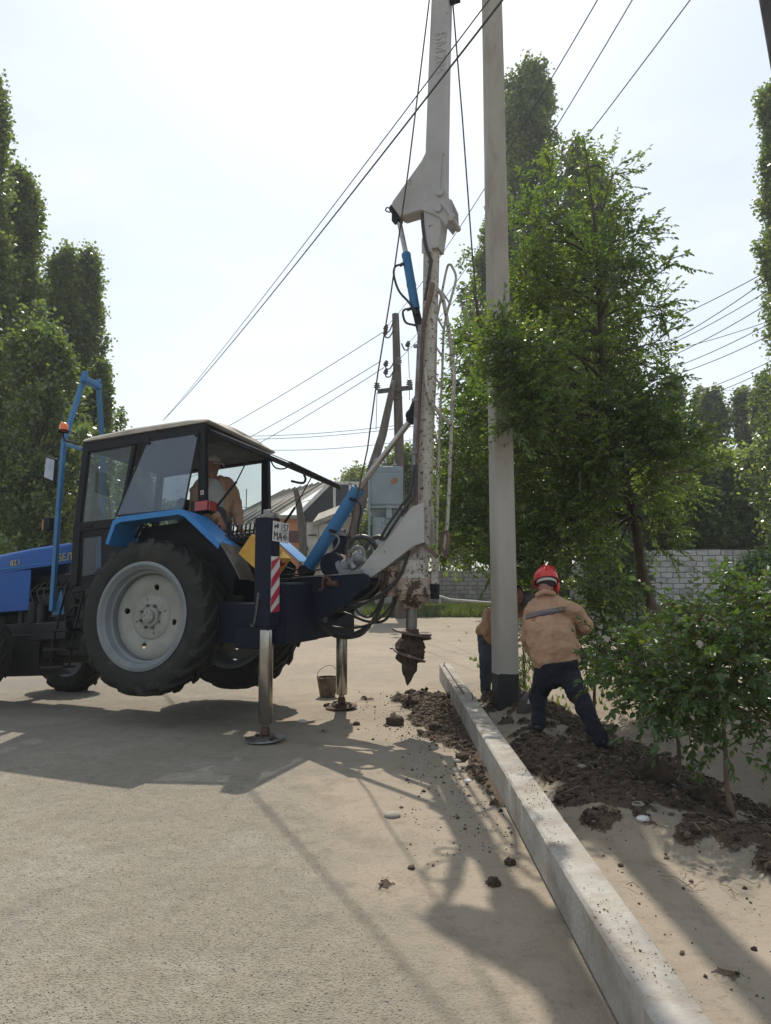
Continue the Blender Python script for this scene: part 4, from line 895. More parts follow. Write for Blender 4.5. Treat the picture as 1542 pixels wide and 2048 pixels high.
m = rm(); a=lr(870,1168,.12); b1=lr(869,1198,.12); m.beam(a,b1,.07,.075); m.build('bracket_buffer',M['black'],dh)
m = rm(); m.tube(bez([lr(775,1180,.2),lr(772,1160,.22),lr(776,1143,.22),lr(786,1138,.2)],4),.018,8); m.tube(bez([lr(770,1190,.2),lr(766,1160,.22),lr(768,1140,.22)],4),.014,8); m.build('head_hose',M['brownrail'],dh)
m = rm(); m.loft(st([(1216,.055),(1262,.054),(1300,.05)],20)); au=m.build('auger',M['steel'],dh)
def helix(m, py0, py1, ro0, ro1, turns, a0, ri=.045, n=30, th=.008):
    rgs=[]
    for k in range(n+1):
        t_=k/n; py=py0+(py1-py0)*t_; c=lr(cx_(py),py); a=a0+turns*2*pi*t_; ro=ro0+(ro1-ro0)*t_; dx=V((cos(a),sin(a),0))
        rgs.append([c+dx*ri*.8,c+dx*ro,c+dx*ro+V((0,0,-th)),c+dx*ri*.8+V((0,0,-th))])
    m.loft(rgs)
m = rm(); helix(m,1256,1296,.195,.205,.95,.6,th=.014); helix(m,1268,1322,.20,.15,1.0,3.4,th=.014); helix(m,1298,1340,.17,.07,.9,.6,th=.012); m.build('auger_flight',M['brownrail'],au)
m = rm(); pts=[]
rings=[]
for py,r in ((1258,.058),(1264,.065),(1272,.085),(1280,.10),(1288,.11),(1296,.118),(1303,.12),(1310,.115),(1316,.105),(1321,.085),(1327,.072),(1334,.066),(1341,.058),(1348,.046),(1354,.036),(1360,.025),(1366,.016),(1371,.004)):
    c=lr(cx_(py)-(py-1300)*.05*(py>1300),py); rings.append([V((c.x+r*1.1*(1+.5*mnoise.noise(V((cos(k*.262)*2.2,sin(k*.262)*2.2,py*.09)))+.25*mnoise.noise(V((cos(k*.262)*7,sin(k*.262)*7,py*.4))))*cos(k*2*pi/24),c.y+r*1.1*(1+.5*mnoise.noise(V((cos(k*.262)*2.2,sin(k*.262)*2.2,py*.09)))+.25*mnoise.noise(V((cos(k*.262)*7,sin(k*.262)*7,py*.4))))*sin(k*2*pi/24),c.z)) for k in range(24)])
m.loft(rings); m.build('stuck_soil',M['soil'],au)
# winch, pump and hoses on the frame
m = rm(); c=lr(672,1130,.12); m.cyl(c+V((-.02,.13,0)),c+V((-.02,-.13,0)),.10,None,28); 
for y_ in (.15,-.15,.10): m.cyl(c+V((-.02,y_-.008,0)),c+V((-.02,y_+.008,0)),.125,None,30)
wi=m.build('winch',M['navy'],TRAC); m=rm(); m.lathe([(.10,-.09),(.113,-.07),(.113,.08),(.10,.09)],c+V((-.02,0,0)),(0,1,0),28); m.build('rope_coil',M['rebar'],wi)
m = rm(); c=lr(704,1125,.25); m.cyl(c+V((.10,0,-.06)),c+V((-.12,0,.07)),.075,None,24); m.cyl(c+V((.13,0,-.07)),c+V((.09,0,-.05)),.09,None,24); m.ball(c+V((-.10,.06,.05)),.055,14,9); m.box(c+V((-.03,0,-.12)),(.26,.2,.10)); m.tube(bez([c+V((.02,.05,.08)),c+V((-.06,.06,.15)),c+V((-.13,.05,.14)),c+V((-.15,.03,.06))],5),.018,8)
hp=m.build('hydraulic_pump',M['rim'],TRAC,bevel=.01)
m = rm(); m.tube(bez([lr(700,1117,.3),lr(697,1098,.3),lr(703,1082,.3),lr(718,1074,.3),lr(735,1076,.3),lr(748,1088,.28),lr(757,1104,.22)],6),.026,12); m.tube(bez([lr(730,1098,.1),lr(742,1080,.1),lr(757,1074,.1),lr(770,1078,.08)],6),.024,12); m.build('thick_hose',M['hose'],hp)
m = rm(); m.cyl(lr(697,1122,.3),lr(699,1100,.3),.030,None,14); m.cyl(lr(702,1126,.33),lr(709,1138,.33),.04,None,14); m.build('hose_coupling',M['steel'],hp)
m = rm()
HS=[[(610,1218),(640,1225),(700,1217),(760,1190),(800,1150),(822,1085)],[(612,1225),(650,1250),(700,1256),(745,1246),(780,1215),(788,1192)],[(618,1232),(660,1262),(705,1268),(748,1240),(768,1190),(772,1165)],[(640,1215),(690,1226),(735,1243),(770,1240),(790,1205),(792,1185)],[(625,1205),(670,1212),(720,1200),(755,1170),(760,1140)],[(700,1200),(720,1228),(742,1232),(762,1200),(776,1150)],[(605,1212),(630,1240),(670,1272),(720,1270),(750,1235)],[(640,1200),(700,1210),(770,1192),(815,1183)]]
for i,h_ in enumerate(HS): m.tube(bez([lr(px,py,.30-.05*(i%4)+.03*i*(k%2)*.3) for k,(px,py) in enumerate(h_)],8),[.016,.013,.018,.014][i%4],10)
m.tube(bez([lr(828,930,.32),lr(820,985,.33),lr(800,1015,.34),lr(775,1052,.34),lr(760,1080,.3)],6),.015,8); m.tube(bez([lr(832,930,.30),lr(827,990,.33),lr(806,1022,.34),lr(782,1058,.34),lr(765,1086,.3)],6),.015,8)
m.build('hydraulic_hoses',M['hose'],TRAC)
m = rm(); m.tube(bez([lr(622,1222,.36),lr(640,1214,.38),(lr(655,1206,.38)),lr(668,1212,.36)],4),.02,8); m.cyl(lr(640,1215,.4),lr(656,1210,.4),.022,None,12); m.cyl(lr(636,1240,.2),lr(650,1236,.2),.05,None,14); m.build('hose_fittings',M['steel'],TRAC)
m = rm(); m.tube(bez([lr(566,1150,.3),lr(600,1148,.3),lr(640,1139,.2),lr(662,1140,.1)],5),.008,6); m.tube(bez([lr(560,1128,.2),lr(590,1140,.2),lr(615,1126,.1)],5),.008,6); m.b2(SN.x+.02,SN.x+.34,.3,.62,zc1-.04,zc1+.0); m.build('control_cables',M['black'],TRAC)
# steel ropes
m = rm(); m.tube([lr(866,-60,.28),lr(818,330,.30),lr(781,593,.30),lr(756,745,.28),lr(740,860,.25),lr(735,898,.25),lr(690,1105,.15)],.008,6)
m.build('winch_rope',M['rebar'],TRAC)
# yellow plastic can wedged behind the near stabilizer
yc = TR @ V((SN.x+.16, SN.y-.33, 0)); cz = lr(530,1112,SN.y-.33)
m = MB(TR @ Matrix.Translation(V((cz.x,SN.y-.33,cz.z))) @ Matrix.Rotation(radians(-38),4,'Y'))
m.b2(-.19,.19,-.13,.13,-.12,.12); m.b2(.19,.205,-.10,.10,-.09,.09)
loc = TR @ V((cz.x,SN.y-.33,zc1)); yt = thing('plastic_canister','yellow plastic canister lying tilted behind the near stabilizer of the tractor','canister',loc)
m.build('can_body',M['yellow'],yt,bevel=.045,seg=4)
m = MB(TR @ Matrix.Translation(V((cz.x,SN.y-.33,cz.z))) @ Matrix.Rotation(radians(-38),4,'Y')); m.cyl((-.19,.03,.07),(-.225,.03,.07),.03,None,16); m.build('cap',M['lens_red'],yt)
m = MB(TR @ Matrix.Translation(V((cz.x,SN.y-.33,cz.z))) @ Matrix.Rotation(radians(-38),4,'Y')); m.tube(bez([(-.12,0,.12),(-.10,0,.155),(.05,0,.155),(.08,0,.12)],4),.012,8); m.build('handle',M['yellow'],yt)
# small dirt heaps under the feet are part of the crumbs
for S_,nm in ((SF,'far'),(SN,'near')):
    w0 = TR @ V((S_.x,S_.y,0)); n=60 if nm=='far' else 22; aa=rng.uniform(0,6.28,n); rr=rng.uniform(.03,.19,n)
    pts=np.stack([w0.x+rr*np.cos(aa),w0.y+rr*np.sin(aa),np.full(n,.045)+rng.uniform(0,.012,n)],1)
    scatter('soil_crumbs',pts,rng.uniform(.006,.022,n),.8,M['crumb'],'soil crumbs lying on the %s stabilizer foot plate'%nm,'soil crumbs')
# ------------------------------------------------------------ people
clt = bpy.data.textures.new('cloth_folds','CLOUDS'); clt.noise_scale = .09; clt.noise_depth = 3
clt2 = bpy.data.textures.new('fine_folds','CLOUDS'); clt2.noise_scale = .035; clt2.noise_depth = 2
def cap(m, p, q, r0, r1):
    m.tube([p,q],[r0,r1],16); m.ball(p,r0,14,9); m.ball(q,r1,14,9)
def chainc(m, pts, rs):
    for i in range(len(pts)-1): cap(m, pts[i], pts[i+1], rs[i], rs[i+1])
def ering(c, a, b, n=22, pw=.85):
    c,a,b=V(c),V(a),V(b); out_=[]
    for k in range(n):
        t_=2*pi*k/n; ct,st_=cos(t_),sin(t_)
        out_.append(c+a*(abs(ct)**pw*(1 if ct>0 else -1))+b*(abs(st_)**pw*(1 if st_>0 else -1)))
    return out_
def skinpart(m, name, mt, par, vox=.011, sm=6, disp=0, tex=None, mid=.5, label=None):
    o = m.build(name, mt, par, label=label)
    r = o.modifiers.new('r','REMESH'); r.mode='VOXEL'; r.voxel_size=vox; r.use_smooth_shade=True
    s_ = o.modifiers.new('s','SMOOTH'); s_.iterations = sm; s_.factor=.5
    if disp:
        d_ = o.modifiers.new('d','DISPLACE'); d_.texture = tex or clt; d_.strength = disp; d_.mid_level = mid; d_.texture_coords='GLOBAL'
    bake(o); o.data.shade_smooth(); return o
def hand(m, wrist, palm_dir, side, curl, s=1.0):
    wrist=V(wrist); d=V(palm_dir).normalized(); sd=V(side); sd=(sd-d*sd.dot(d)).normalized(); cu=V(curl); cu=(cu-d*cu.dot(d)-sd*cu.dot(sd)).normalized()
    pl=wrist+d*.09*s
    m.loft([ering(wrist,sd*.028*s,cu*.02*s,12),ering(wrist+d*.04*s,sd*.040*s,cu*.018*s,12),ering(pl,sd*.042*s,cu*.014*s,12)])
    for k,(off,ln) in enumerate(((-.032,.070),(-.011,.080),(.011,.075),(.031,.058))):
        b=pl+sd*off*s-d*.01; j1=b+(d*.9+cu*.4).normalized()*ln*.45*s; j2=j1+(d*.35+cu*.9).normalized()*ln*.33*s; j3=j2+(-d*.35+cu*.9).normalized()*ln*.26*s
        chainc(m,[b,j1,j2,j3],[.010*s,.009*s,.0085*s,.007*s])
    b=wrist+d*.03*s-sd*.032*s; j1=b+(d*.6-sd*.6+cu*.3).normalized()*.04*s; j2=j1+(d*.6+cu*.8).normalized()*.035*s; chainc(m,[b,j1,j2],[.014*s,.011*s,.009*s])
def head(m, c, f, up, s=1.0):
    c=V(c); f=V(f).normalized(); up=V(up); up=(up-f*up.dot(f)).normalized(); r=f.cross(up)
    R=Matrix((r,f,up)).transposed()
    m.ball(c,(.075*s,.095*s,.108*s),18,14,R); m.ball(c+f*.02*s-up*.05*s,(.058*s,.070*s,.065*s),14,10,R)
    m.ball(c+f*.098*s-up*.015*s,(.014*s,.020*s,.024*s),10,8,R); m.ball(c+f*.085*s+up*.005,(.010*s,.012*s,.035*s),10,8,R)
    m.ball(c+f*.082*s-up*.06*s,(.026*s,.012*s,.010*s),10,8,R); m.ball(c+f*.075*s-up*.095*s,(.026*s,.02*s,.02*s),10,8,R)
    for sg in (1,-1):
        m.ball(c+r*.074*sg*s-f*.005*s-up*.01*s,(.010*s,.018*s,.030*s),10,8,R); m.ball(c+f*.082*s+up*.035*s+r*sg*.03*s,(.026*s,.010*s,.008*s),8,6,R); m.ball(c+f*.07*s-up*.025*s+r*sg*.04*s,(.022*s,.02*s,.02*s),8,6,R)
    return R
def eyes(c,f,up,s,par):
    c=V(c); f=V(f).normalized(); up=V(up); up=(up-f*up.dot(f)).normalized(); r=f.cross(up)
    for sg in (1,-1):
        m=MB(); m.ball(c+f*.080*s+up*.012*s+r*sg*.03*s,.012*s,10,8); e=m.build('eye',M['plate'],par); m=MB(); m.ball(c+f*.089*s+up*.012*s+r*sg*.03*s,.005*s,8,6); m.build('pupil',M['hole'],e)
# --- worker in the red helmet, back to the camera, digging at the standing pole
w1 = thing('person','worker with red helmet, sand jacket and navy trousers, seen from behind beside the standing pole','person',(1.62,6.95,tz(1.62,6.95)),0)
gL = V((1.35,6.88,tz(1.35,6.88))); gR = V((1.74,6.32,tz(1.74,6.32)))
hip = P(1113,1330,7.0); nk = P(1092,1188,7.22); sL = P(1062,1222,7.20); sR = P(1134,1214,7.10); hd = P(1092,1166,7.34)
hand1 = P(1078,1330,7.42); hand2 = P(1150,1268,7.42)
elL = P(1052,1275,7.28); elR = P(1172,1250,7.12)
ax_ = (sR-sL).normalized()
m = MB(); m.loft([ering(hip,ax_*.11,V((0,.06,0))),ering(nk*.5+hip*.5,ax_*.12,V((0,.06,0))),ering(nk+V((0,0,-.05)),ax_*.10,V((0,.07,0)))])
chainc(m,[nk+V((0,0,-.05)),nk+V((0,.05,.05)),hd],[.06,.055,.06]); head(m,hd,(-.25,.75,-.6),(0,.6,.75),1.0)
chainc(m,[elL,hand1+V((0,0,.04))],[.04,.03]); chainc(m,[elR,hand2],[.04,.03])
hand(m,hand1+V((0,0,.04)),(0.15,.3,-.9),(1,0,0),(.2,.9,.1)); hand(m,hand2,(-.6,.5,-.4),(0,.3,1),(.2,.9,.1))
chainc(m,[hip+ax_*-.09+V((0,0,-.05)),V((1.375,7.04,.42)),gL+V((0,0,.09))],[.05,.035,.03]); chainc(m,[hip+ax_*.09+V((0,0,-.05)),V((1.675,6.66,.41)),gR+V((0,0,.09))],[.05,.035,.03])
skinpart(m,'body',M['skin'],w1,.0075,3)
m = MB()
up_ = V((0,0,1))
bx = V((0,1,.1)).normalized()
rg = []
for py,pl_,pr_,Y_,dp,dz in ((1330,1072,1161,7.02,.125,0),(1322,1071,1162,7.02,.13,0),(1312,1066,1163,7.03,.14,0),(1290,1059,1158,7.05,.15,0),(1262,1051,1150,7.08,.15,0),(1235,1046,1146,7.12,.145,0),(1214,1050,1142,7.16,.125,0),(1200,1062,1128,7.19,.095,0),(1190,1073,1112,7.21,.068,0),(1181,1076,1108,7.23,.062,0)):
    a=P(pl_,py+8*(1 if py>1250 else .6),Y_); b1=P(pr_,py-6*(1 if py>1250 else .3),Y_); rg.append(ering((a+b1)/2+V((0,dp*.25,0)),(b1-a)/2,V((0,dp,.02))))
m.loft(rg)
chainc(m,[sL+V((.03,0,-.02)),elL,elL*.25+hand1*.75],[.075,.063,.052]); chainc(m,[sR+V((-.03,0,-.01)),P(1152,1226,7.1),elR,elR*.15+hand2*.85],[.082,.078,.068,.055])
jk = skinpart(m,'jacket',M['jacket'],w1,.0095,4,.048)
m = MB(); a=P(1074,1334,7.02); b1=P(1161,1324,7.02); a2=P(1073,1325,7.02); b2=P(1161,1314,7.02); m.loft([ering((a+b1)/2+V((0,.03,0)),(b1-a)/2*1.0,V((0,.13,.02))),ering((a2+b2)/2+V((0,.03,0)),(b2-a2)/2*1.02,V((0,.135,.02)))]); skinpart(m,'waistband',M['jacket'],jk,.008,3,.008)
m = MB(); chainc(m,[P(1074,1190,7.17),P(1090,1183,7.15),P(1108,1188,7.17)],[.022,.024,.022]); skinpart(m,'collar',M['jacket'],jk,.007,3,.006)
m = MB()
def onj(px,py,off=.006):
    d=ray(px,py); l=ROOT[w1.name].inverted(); ok,loc,nn,_=jk.ray_cast(l@CAM,(l.to_3x3()@d).normalized()); 
    return (ROOT[w1.name]@loc+ (-d.normalized())*off) if ok else P(px,py,7.0)
top=[onj(x,1229.5-(x-1050)*.33+ (x-1050)**2*.0016) for x in range(1051,1134,3)]; bot=[onj(x,1238-(x-1050)*.33+(x-1050)**2*.0016,.007) for x in range(1051,1134,3)]
m.loft([top,bot],False,False); m.build('grey_back_band',M['greycloth'],jk)
m = MB(); bot2=[onj(x,1240-(x-1050)*.33+(x-1050)**2*.0016,.008) for x in range(1051,1134,3)]; m.loft([bot,bot2],False,False); m.build('piping',M['ink'],jk)
mred = mat('red_print',(.35,.04,.03),rough=.7); mpur = mat('purple_print',(.12,.08,.14),rough=.7)
m = MB(); m.tube([onj(1066.5+4.6*cos(a/14*2*pi),1236+5.6*sin(a/14*2*pi),.006) for a in range(15)],.0022,5); m.tube([onj(1067.5,1232,.007),onj(1065,1236,.007),onj(1068,1236.5,.007),onj(1065.5,1240,.007)],.002,5); m.build('round_emblem',mred,jk)
m = MB()
for row,(y0,x0,x1) in enumerate(((1227.5,1074,1112),(1231.5,1076,1109))):
    x=x0
    while x<x1:
        w_=1.0+1.4*rng.random(); a,b1=[onj(q,y0-(q-1074)*.12,.006) for q in (x,x+w_)]
        m.beam(a,b1,.003,.010+.004*(rng.random()<.3),(0,1,0) if False else (0,0,1)); x+=w_+.9
m.build('small_print',mpur,jk)
m = MB()
h0=hip+V((0,0,-.0))
m.loft([ering(hip+V((0,0,.03)),ax_*.185,V((0,.12,0))),ering(hip+V((0,0,-.06)),ax_*.20,V((0,.13,0))),ering(hip+V((0,0,-.15)),ax_*.19,V((0,.13,0))),ering(hip+V((0,0,-.19)),ax_*.16,V((0,.10,0)))])
chainc(m,[hip+ax_*-.105+V((0,0,-.10)),V((1.375,7.04,.42)),gL+V((.0,.0,.06))],[.108,.078,.060])
chainc(m,[hip+ax_*.105+V((0,0,-.10)),V((1.675,6.66,.41)),gR+V((0,0,.06))],[.108,.078,.060])
skinpart(m,'trousers',M['trousers'],w1,.010,5,.045)
for g_,dx in ((gL,-.02),(gR,.05)):
    m = MB(); m.ball(g_+V((0,0,.05)),(.045,.055,.06)); m.loft([ering(g_+V((dx,.02,.035)),V((.045,0,0)),V((0,.05,.0)),14),ering(g_+V((dx,.08,.03)),V((.048,0,0)),V((0,.05,0)),14)]); m.ball(g_+V((dx,.0,.035)),(.047,.07,.04)); m.ball(g_+V((dx*1.5,.12,.03)),(.046,.08,.034))
    skinpart(m,'boot',M['leather'],w1,.008,4)
# helmet
hup=V((.05,.42,.9)).normalized(); hf=V((-.2,.85,-.45)).normalized(); hf=(hf-hup*hf.dot(hup)).normalized(); hr=hf.cross(hup)
R=Matrix((hr,hf,hup)).transposed(); hc=hd+hup*.045
m = MB(); pr=[]
for i in range(11):
    a=pi/2*i/10; rr=cos(a); pr.append([hc+R@V((.112*rr*cos(k*2*pi/36)*(1+.0),.135*rr*sin(k*2*pi/36),.118*sin(a)*(1+.06*(abs(cos(k*2*pi/36))<.25)))) for k in range(36)])
low=[hc+R@V((.110*cos(k*2*pi/36),.132*sin(k*2*pi/36),-.028)) for k in range(36)]
brim=[hc+R@V((.122*cos(k*2*pi/36),(.145+(.035 if sin(k*2*pi/36)>.3 else 0)*sin(k*2*pi/36))*sin(k*2*pi/36),-.034)) for k in range(36)]
m.loft([brim,low]+pr[:-1]+[[hc+R@V((0,0,.118))]*36],True,False)
for sg in (-1,0,1): m.tube([hc+R@V((.035*sg+.112*0,.135*cos(a),.121*sin(a)+.002)) for a in [.25+k*(pi-.5)/12 for k in range(13)]],.006,6)
hm=m.build('helmet',M['helmet'],w1)
sol=hm.modifiers.new('s','SOLIDIFY'); sol.thickness=.004; bake(hm)
m = MB(); c=hc-hup*.045
m.loft([[c+R@V((.098*cos(a),.118*sin(a),z_)) for a in [pi+.1+k*(pi-.2)/20 for k in range(21)]] for z_ in (-.020,.014)],False,False); hs=m.build('helmet_strap',M['strip'],hm); s2=hs.modifiers.new('s','SOLIDIFY'); s2.thickness=.005; bake(hs)
m = MB(); m.ball(hc+R@V((.108,.02,-.06)),(.028,.06,.075),12,9,R); m.build('ear_muff',M['helmet'],hm)
m = MB(); m.ball(hd-V((0,0.012,-.005)),(.083,.098,.085),18,12); m.build('hair',M['hair'],w1)
# shovel held by the worker
sh0 = G(1050,1443,.04); sh0=V((sh0.x,sh0.y,tz(sh0.x,sh0.y))); sh1=P(1112,1238,7.47)
sh = thing('shovel','shovel with a pale wooden shaft held upright by the worker in the red helmet','shovel',sh0)
dS=(sh1-sh0).normalized()
m = MB(); m.tube([sh0+dS*.12,sh1],.017,12); m.build('shaft',M['strip'],sh)
m = MB(); r_=V((1,0,0)); m.loft([[sh0+dS*(.24-.06*i)+r_*(w_*x)+V((0,.02*(x*x)-.01,0)) for x in (-1,-.5,0,.5,1)]+[sh0+dS*(.24-.06*i)+r_*(w_*x)+V((0,.02*(x*x)-.006,0)) for x in (1,.5,0,-.5,-1)] for i,w_ in enumerate((.03,.09,.10,.10,.085,.03))]); m.cyl(sh0+dS*.2,sh0+dS*.34,.022); m.build('blade',M['steel'],sh)
# --- second worker, bent over on the far side of the pole
w2 = thing('person','worker mostly hidden behind the standing pole, bending, in sand jacket with grey shoulders','person',(1.30,9.25,tz(1.3,9.25)),0)
f1=V((1.13,9.50,tz(1.13,9.5))); f2=V((1.42,9.62,tz(1.42,9.62)))
hp2=V((1.25,9.72,.80)); nk2=V((1.47,9.30,1.20)); s1=V((1.285,9.35,1.20)); s2_=V((1.62,9.22,1.19)); hd2=V((1.46,9.12,1.26))
e1=V((1.235,9.22,.98)); h1_=V((1.32,8.80,.82)); e2=V((1.63,9.02,.95)); h2_=V((1.50,8.72,.85))
m = MB(); m.loft([ering(hp2,V((.10,0,0)),V((0,.06,.05))),ering((hp2+nk2)/2,V((.11,0,0)),V((0,.06,.05))),ering(nk2,V((.09,0,0)),V((0,.06,.06)))]); chainc(m,[nk2,hd2],[.06,.06]); head(m,hd2,(-.1,-.75,-.55),(0,-.5,.8)); chainc(m,[e1,h1_],[.04,.03]); chainc(m,[e2,h2_],[.04,.03]); hand(m,h1_,(.2,-.6,-.7),(1,0,0),(.5,-.2,0)); hand(m,h2_,(-.2,-.6,-.7),(1,0,0),(-.5,-.2,0))
chainc(m,[hp2+V((-.08,0,0)),V((1.135,9.44,.48)),f1+V((0,0,.08))],[.05,.035,.03]); chainc(m,[hp2+V((.08,0,0)),V((1.42,9.5,.46)),f2+V((0,0,.08))],[.05,.035,.03]); skinpart(m,'body',M['skin'],w2,.009,3)
m = MB(); m.loft([ering(hp2+V((-.03,-.02,.0)),V((.19,0,0)),V((0,.12,.06))),ering(hp2*.7+nk2*.3+V((-.02,0,0)),V((.20,0,0)),V((0,.12,.06))),ering(hp2*.35+nk2*.65,V((.215,0,0)),V((0,.12,.06))),ering(nk2+V((-.01,.02,-.02)),V((.19,0,0)),V((0,.09,.07))),ering(nk2+V((0,-.03,.03)),V((.08,0,0)),V((0,.05,.05)))]); chainc(m,[s1,e1,e1*.3+h1_*.7],[.085,.068,.055]); chainc(m,[s2_,e2,e2*.3+h2_*.7],[.085,.068,.055]); chainc(m,[V((1.19,9.5,1.02)),V((1.17,9.45,.84)),V((1.22,9.5,.72))],[.09,.095,.08])
jk2=skinpart(m,'jacket',M['jacket'],w2,.011,5,.045)
m = MB(); chainc(m,[s1+V((.02,.01,.02)),nk2+V((0,.0,-.0)),s2_+V((-.02,0,.03))],[.092,.10,.095]); chainc(m,[s2_,e2],[.093,.075]); chainc(m,[s1+V((.0,-.0,.0)),s1*.6+e1*.4],[.092,.082]); skinpart(m,'grey_shoulder_panel',M['greycloth'],jk2,.011,5,.02)
m = MB(); m.ball(hp2,(.17,.14,.15)); chainc(m,[hp2+V((-.08,0,-.03)),V((1.135,9.44,.48)),f1+V((0,0,.07))],[.115,.088,.066]); chainc(m,[hp2+V((.08,0,-.03)),V((1.42,9.5,.46)),f2+V((0,0,.07))],[.115,.088,.066]); skinpart(m,'trousers',M['greytrousers'],w2,.011,5,.026)
for g_ in (f1,f2):
    m = MB(); m.ball(g_+V((0,0,.05)),(.045,.06,.05)); m.ball(g_+V((-.01,-.08,.035)),(.045,.09,.04)); skinpart(m,'shoe',M['leather'],w2,.009,3)
m = MB(); m.ball(hd2+V((0,.02,.03)),(.083,.1,.095)); m.build('hair',M['hair'],w2)
w2.location.x += .085
# --- driver, seated sideways on the tractor and turned to the rear
dv = thing('person','driver in cream cap and tan jacket sitting in the tractor cab, turned rearwards','person',tuple(TB@V((-.12,.08,.96))),0)
def D(px,py,lat=.12): return B(px,py,lat)
dh_=D(424,930,.14); dn=D(424,955,.14); dch=D(421,985,.14); dhp=D(418,1025,.12)
fr_=(TB.to_3x3()@V((-1,.18,-.12))).normalized(); upv=(TB.to_3x3()@V((-.05,0,1))).normalized(); sd_=fr_.cross(upv).normalized()   # towards camera or away
sdn = sd_ if sd_.y>0 else -sd_            # away from the camera
shn = D(402,972,.34); shf = D(452,966,-.14); elf=D(472,1010,-.10); hnf=D(478,1052,.10); eln=D(398,1015,.42); hnn=D(440,1040,.45)
m = MB(); m.loft([ering(dhp,sdn*.15,fr_*.11),ering(dch,sdn*.16,fr_*.11),ering(dn+V((0,0,-.04)),sdn*.10,fr_*.07)]); chainc(m,[dn+V((0,0,-.05)),dh_],[.058,.06]); head(m,dh_,fr_,upv,1.02)
chainc(m,[elf,hnf],[.04,.032]); chainc(m,[eln,hnn],[.04,.032]); hand(m,hnf,fr_*.6+V((0,0,-.8)),sdn,fr_*-.2+V((0,0,-1))); hand(m,hnn,fr_*.6+V((0,0,-.8)),sdn,V((0,0,-1))-fr_*.2)
skinpart(m,'body',M['skin'],dv,.0075,3); eyes(dh_,fr_,upv,1.02,dv)
m = MB(); m.loft([ering(dhp+V((0,0,-.02)),sdn*.18,fr_*.14),ering(dhp*.5+dch*.5,sdn*.185,fr_*.15),ering(dch,sdn*.19,fr_*.14),ering(dn+V((0,0,-.07)),sdn*.12,fr_*.09),ering(dn+V((0,0,-.02)),sdn*.075,fr_*.065)]); skinpart(m,'shirt',M['shirt'],dv,.010,4,.015)
m = MB()
bk=-fr_*.035
m.loft([ering(dhp+bk*1.6-V((0,0,.02)),sdn*.21,fr_*.135),ering(dch+bk*1.6,sdn*.215,fr_*.135),ering(dn+bk*1.3+V((0,0,-.07)),sdn*.15,fr_*.09),ering(dn+bk+V((0,0,-.03)),sdn*.09,fr_*.06)])
chainc(m,[D(440,962,-.02),shf,D(466,985,-.14),elf,hnf*.85+elf*.15],[.07,.078,.075,.070,.055]); chainc(m,[shn,eln,hnn*.8+eln*.2],[.085,.07,.055]); chainc(m,[D(440,965,.02),D(447,1000,.0),D(450,1035,-.02)],[.05,.065,.075])
skinpart(m,'jacket',M['jacket'],dv,.0105,5,.042)
m = MB(); kn=D(438,1028,.20); chainc(m,[dhp+V((0,0,-.06)),kn,D(444,1062,.20)],[.11,.085,.07]); chainc(m,[dhp+V((0,0,-.06)),D(448,1032,-.05),D(452,1070,-.05)],[.11,.085,.07]); skinpart(m,'trousers',M['greytrousers'],dv,.0105,5,.02)
for q in (D(446,1070,.20),D(455,1078,-.05)):
    m = MB(); m.ball(q,(.05,.05,.05)); m.ball(q+fr_*.08+V((0,0,-.03)),(.08,.06,.04)); skinpart(m,'shoe',M['leather'],dv,.009,3)
m = MB(); R=Matrix((fr_.cross(upv),fr_,upv)).transposed(); cc=dh_+upv*.035; rg=[]
for i in range(8):
    a=pi/2*i/7.; rg.append([cc+R@V((.088*cos(a)*cos(k*2*pi/24),.108*cos(a)*sin(k*2*pi/24),.088*sin(a))) for k in range(24)])
m.loft(rg); m.loft([[cc+R@V((x*.075,.09+y_*(1-.5*x*x),-.005-y_*.25-.02*x*x)) for x in (-1,-.6,-.2,.2,.6,1)]+[cc+R@V((x*.075,.09+y_*(1-.5*x*x),-.011-y_*.25-.02*x*x)) for x in (1,.6,.2,-.2,-.6,-1)] for y_ in (0,.035,.07)]); m.ball(cc+upv*.088,.009,8,6); m.build('cap',M['cap'],dv)
# ------------------------------------------------------------ poles, posts, bucket
pb_ = V((1.255, 8.15, -.05)); 
po = thing('utility_pole','tall pale concrete pole standing upright with a tarred black foot','pole',pb_)
def prect(z_, w_, d_, cxx=0): 
    r=.018; return [pb_+V((cxx+sx*(w_/2)-sx*(r if i else 0), sy*(d_/2)-sy*(0 if i else r), z_)) for sx,sy,i in ((1,-1,0),(1,1,0),(1,1,1),(-1,1,1),(-1,1,0),(-1,-1,0),(-1,-1,1),(1,-1,1))]
yw_ = Matrix.Rotation(radians(14),3,'Z')
def pr2(z_):
    t_=z_/10.5; w_=.235-.062*t_; d_=.215-.05*t_; cxx=-.0075*z_
    out_=[pb_+yw_@V(p) for p in [(w_/2,-d_/2+.02,0),(w_/2,d_/2-.02,0),(w_/2-.02,d_/2,0),(-w_/2+.02,d_/2,0),(-w_/2,d_/2-.02,0),(-w_/2,-d_/2+.02,0),(-w_/2+.02,-d_/2,0),(w_/2-.02,-d_/2,0)]]
    return [p+V((cxx+.003*mnoise.noise(V((z_*3,i,0))),0,z_)) for i,p in enumerate(out_)]
ztar = P(1010,1349,8.05).z+.05
m = MB(); m.loft([pr2(ztar+(10.4-ztar)*k/60) for k in range(61)]); m.build('pole_shaft',M['concrete'],po)
m = MB(); m.loft([[pb_+V((0,0,p.z-pb_.z))+(p-pb_-V((0,0,p.z-pb_.z)))*1.012+V((0,0,.012*sin(i*2.3) if k==6 else 0)) for i,p in enumerate(pr2(-.25+(ztar+.25)*k/6))] for k in range(7)]); m.build('tarred_foot',M['bitumen'],po)
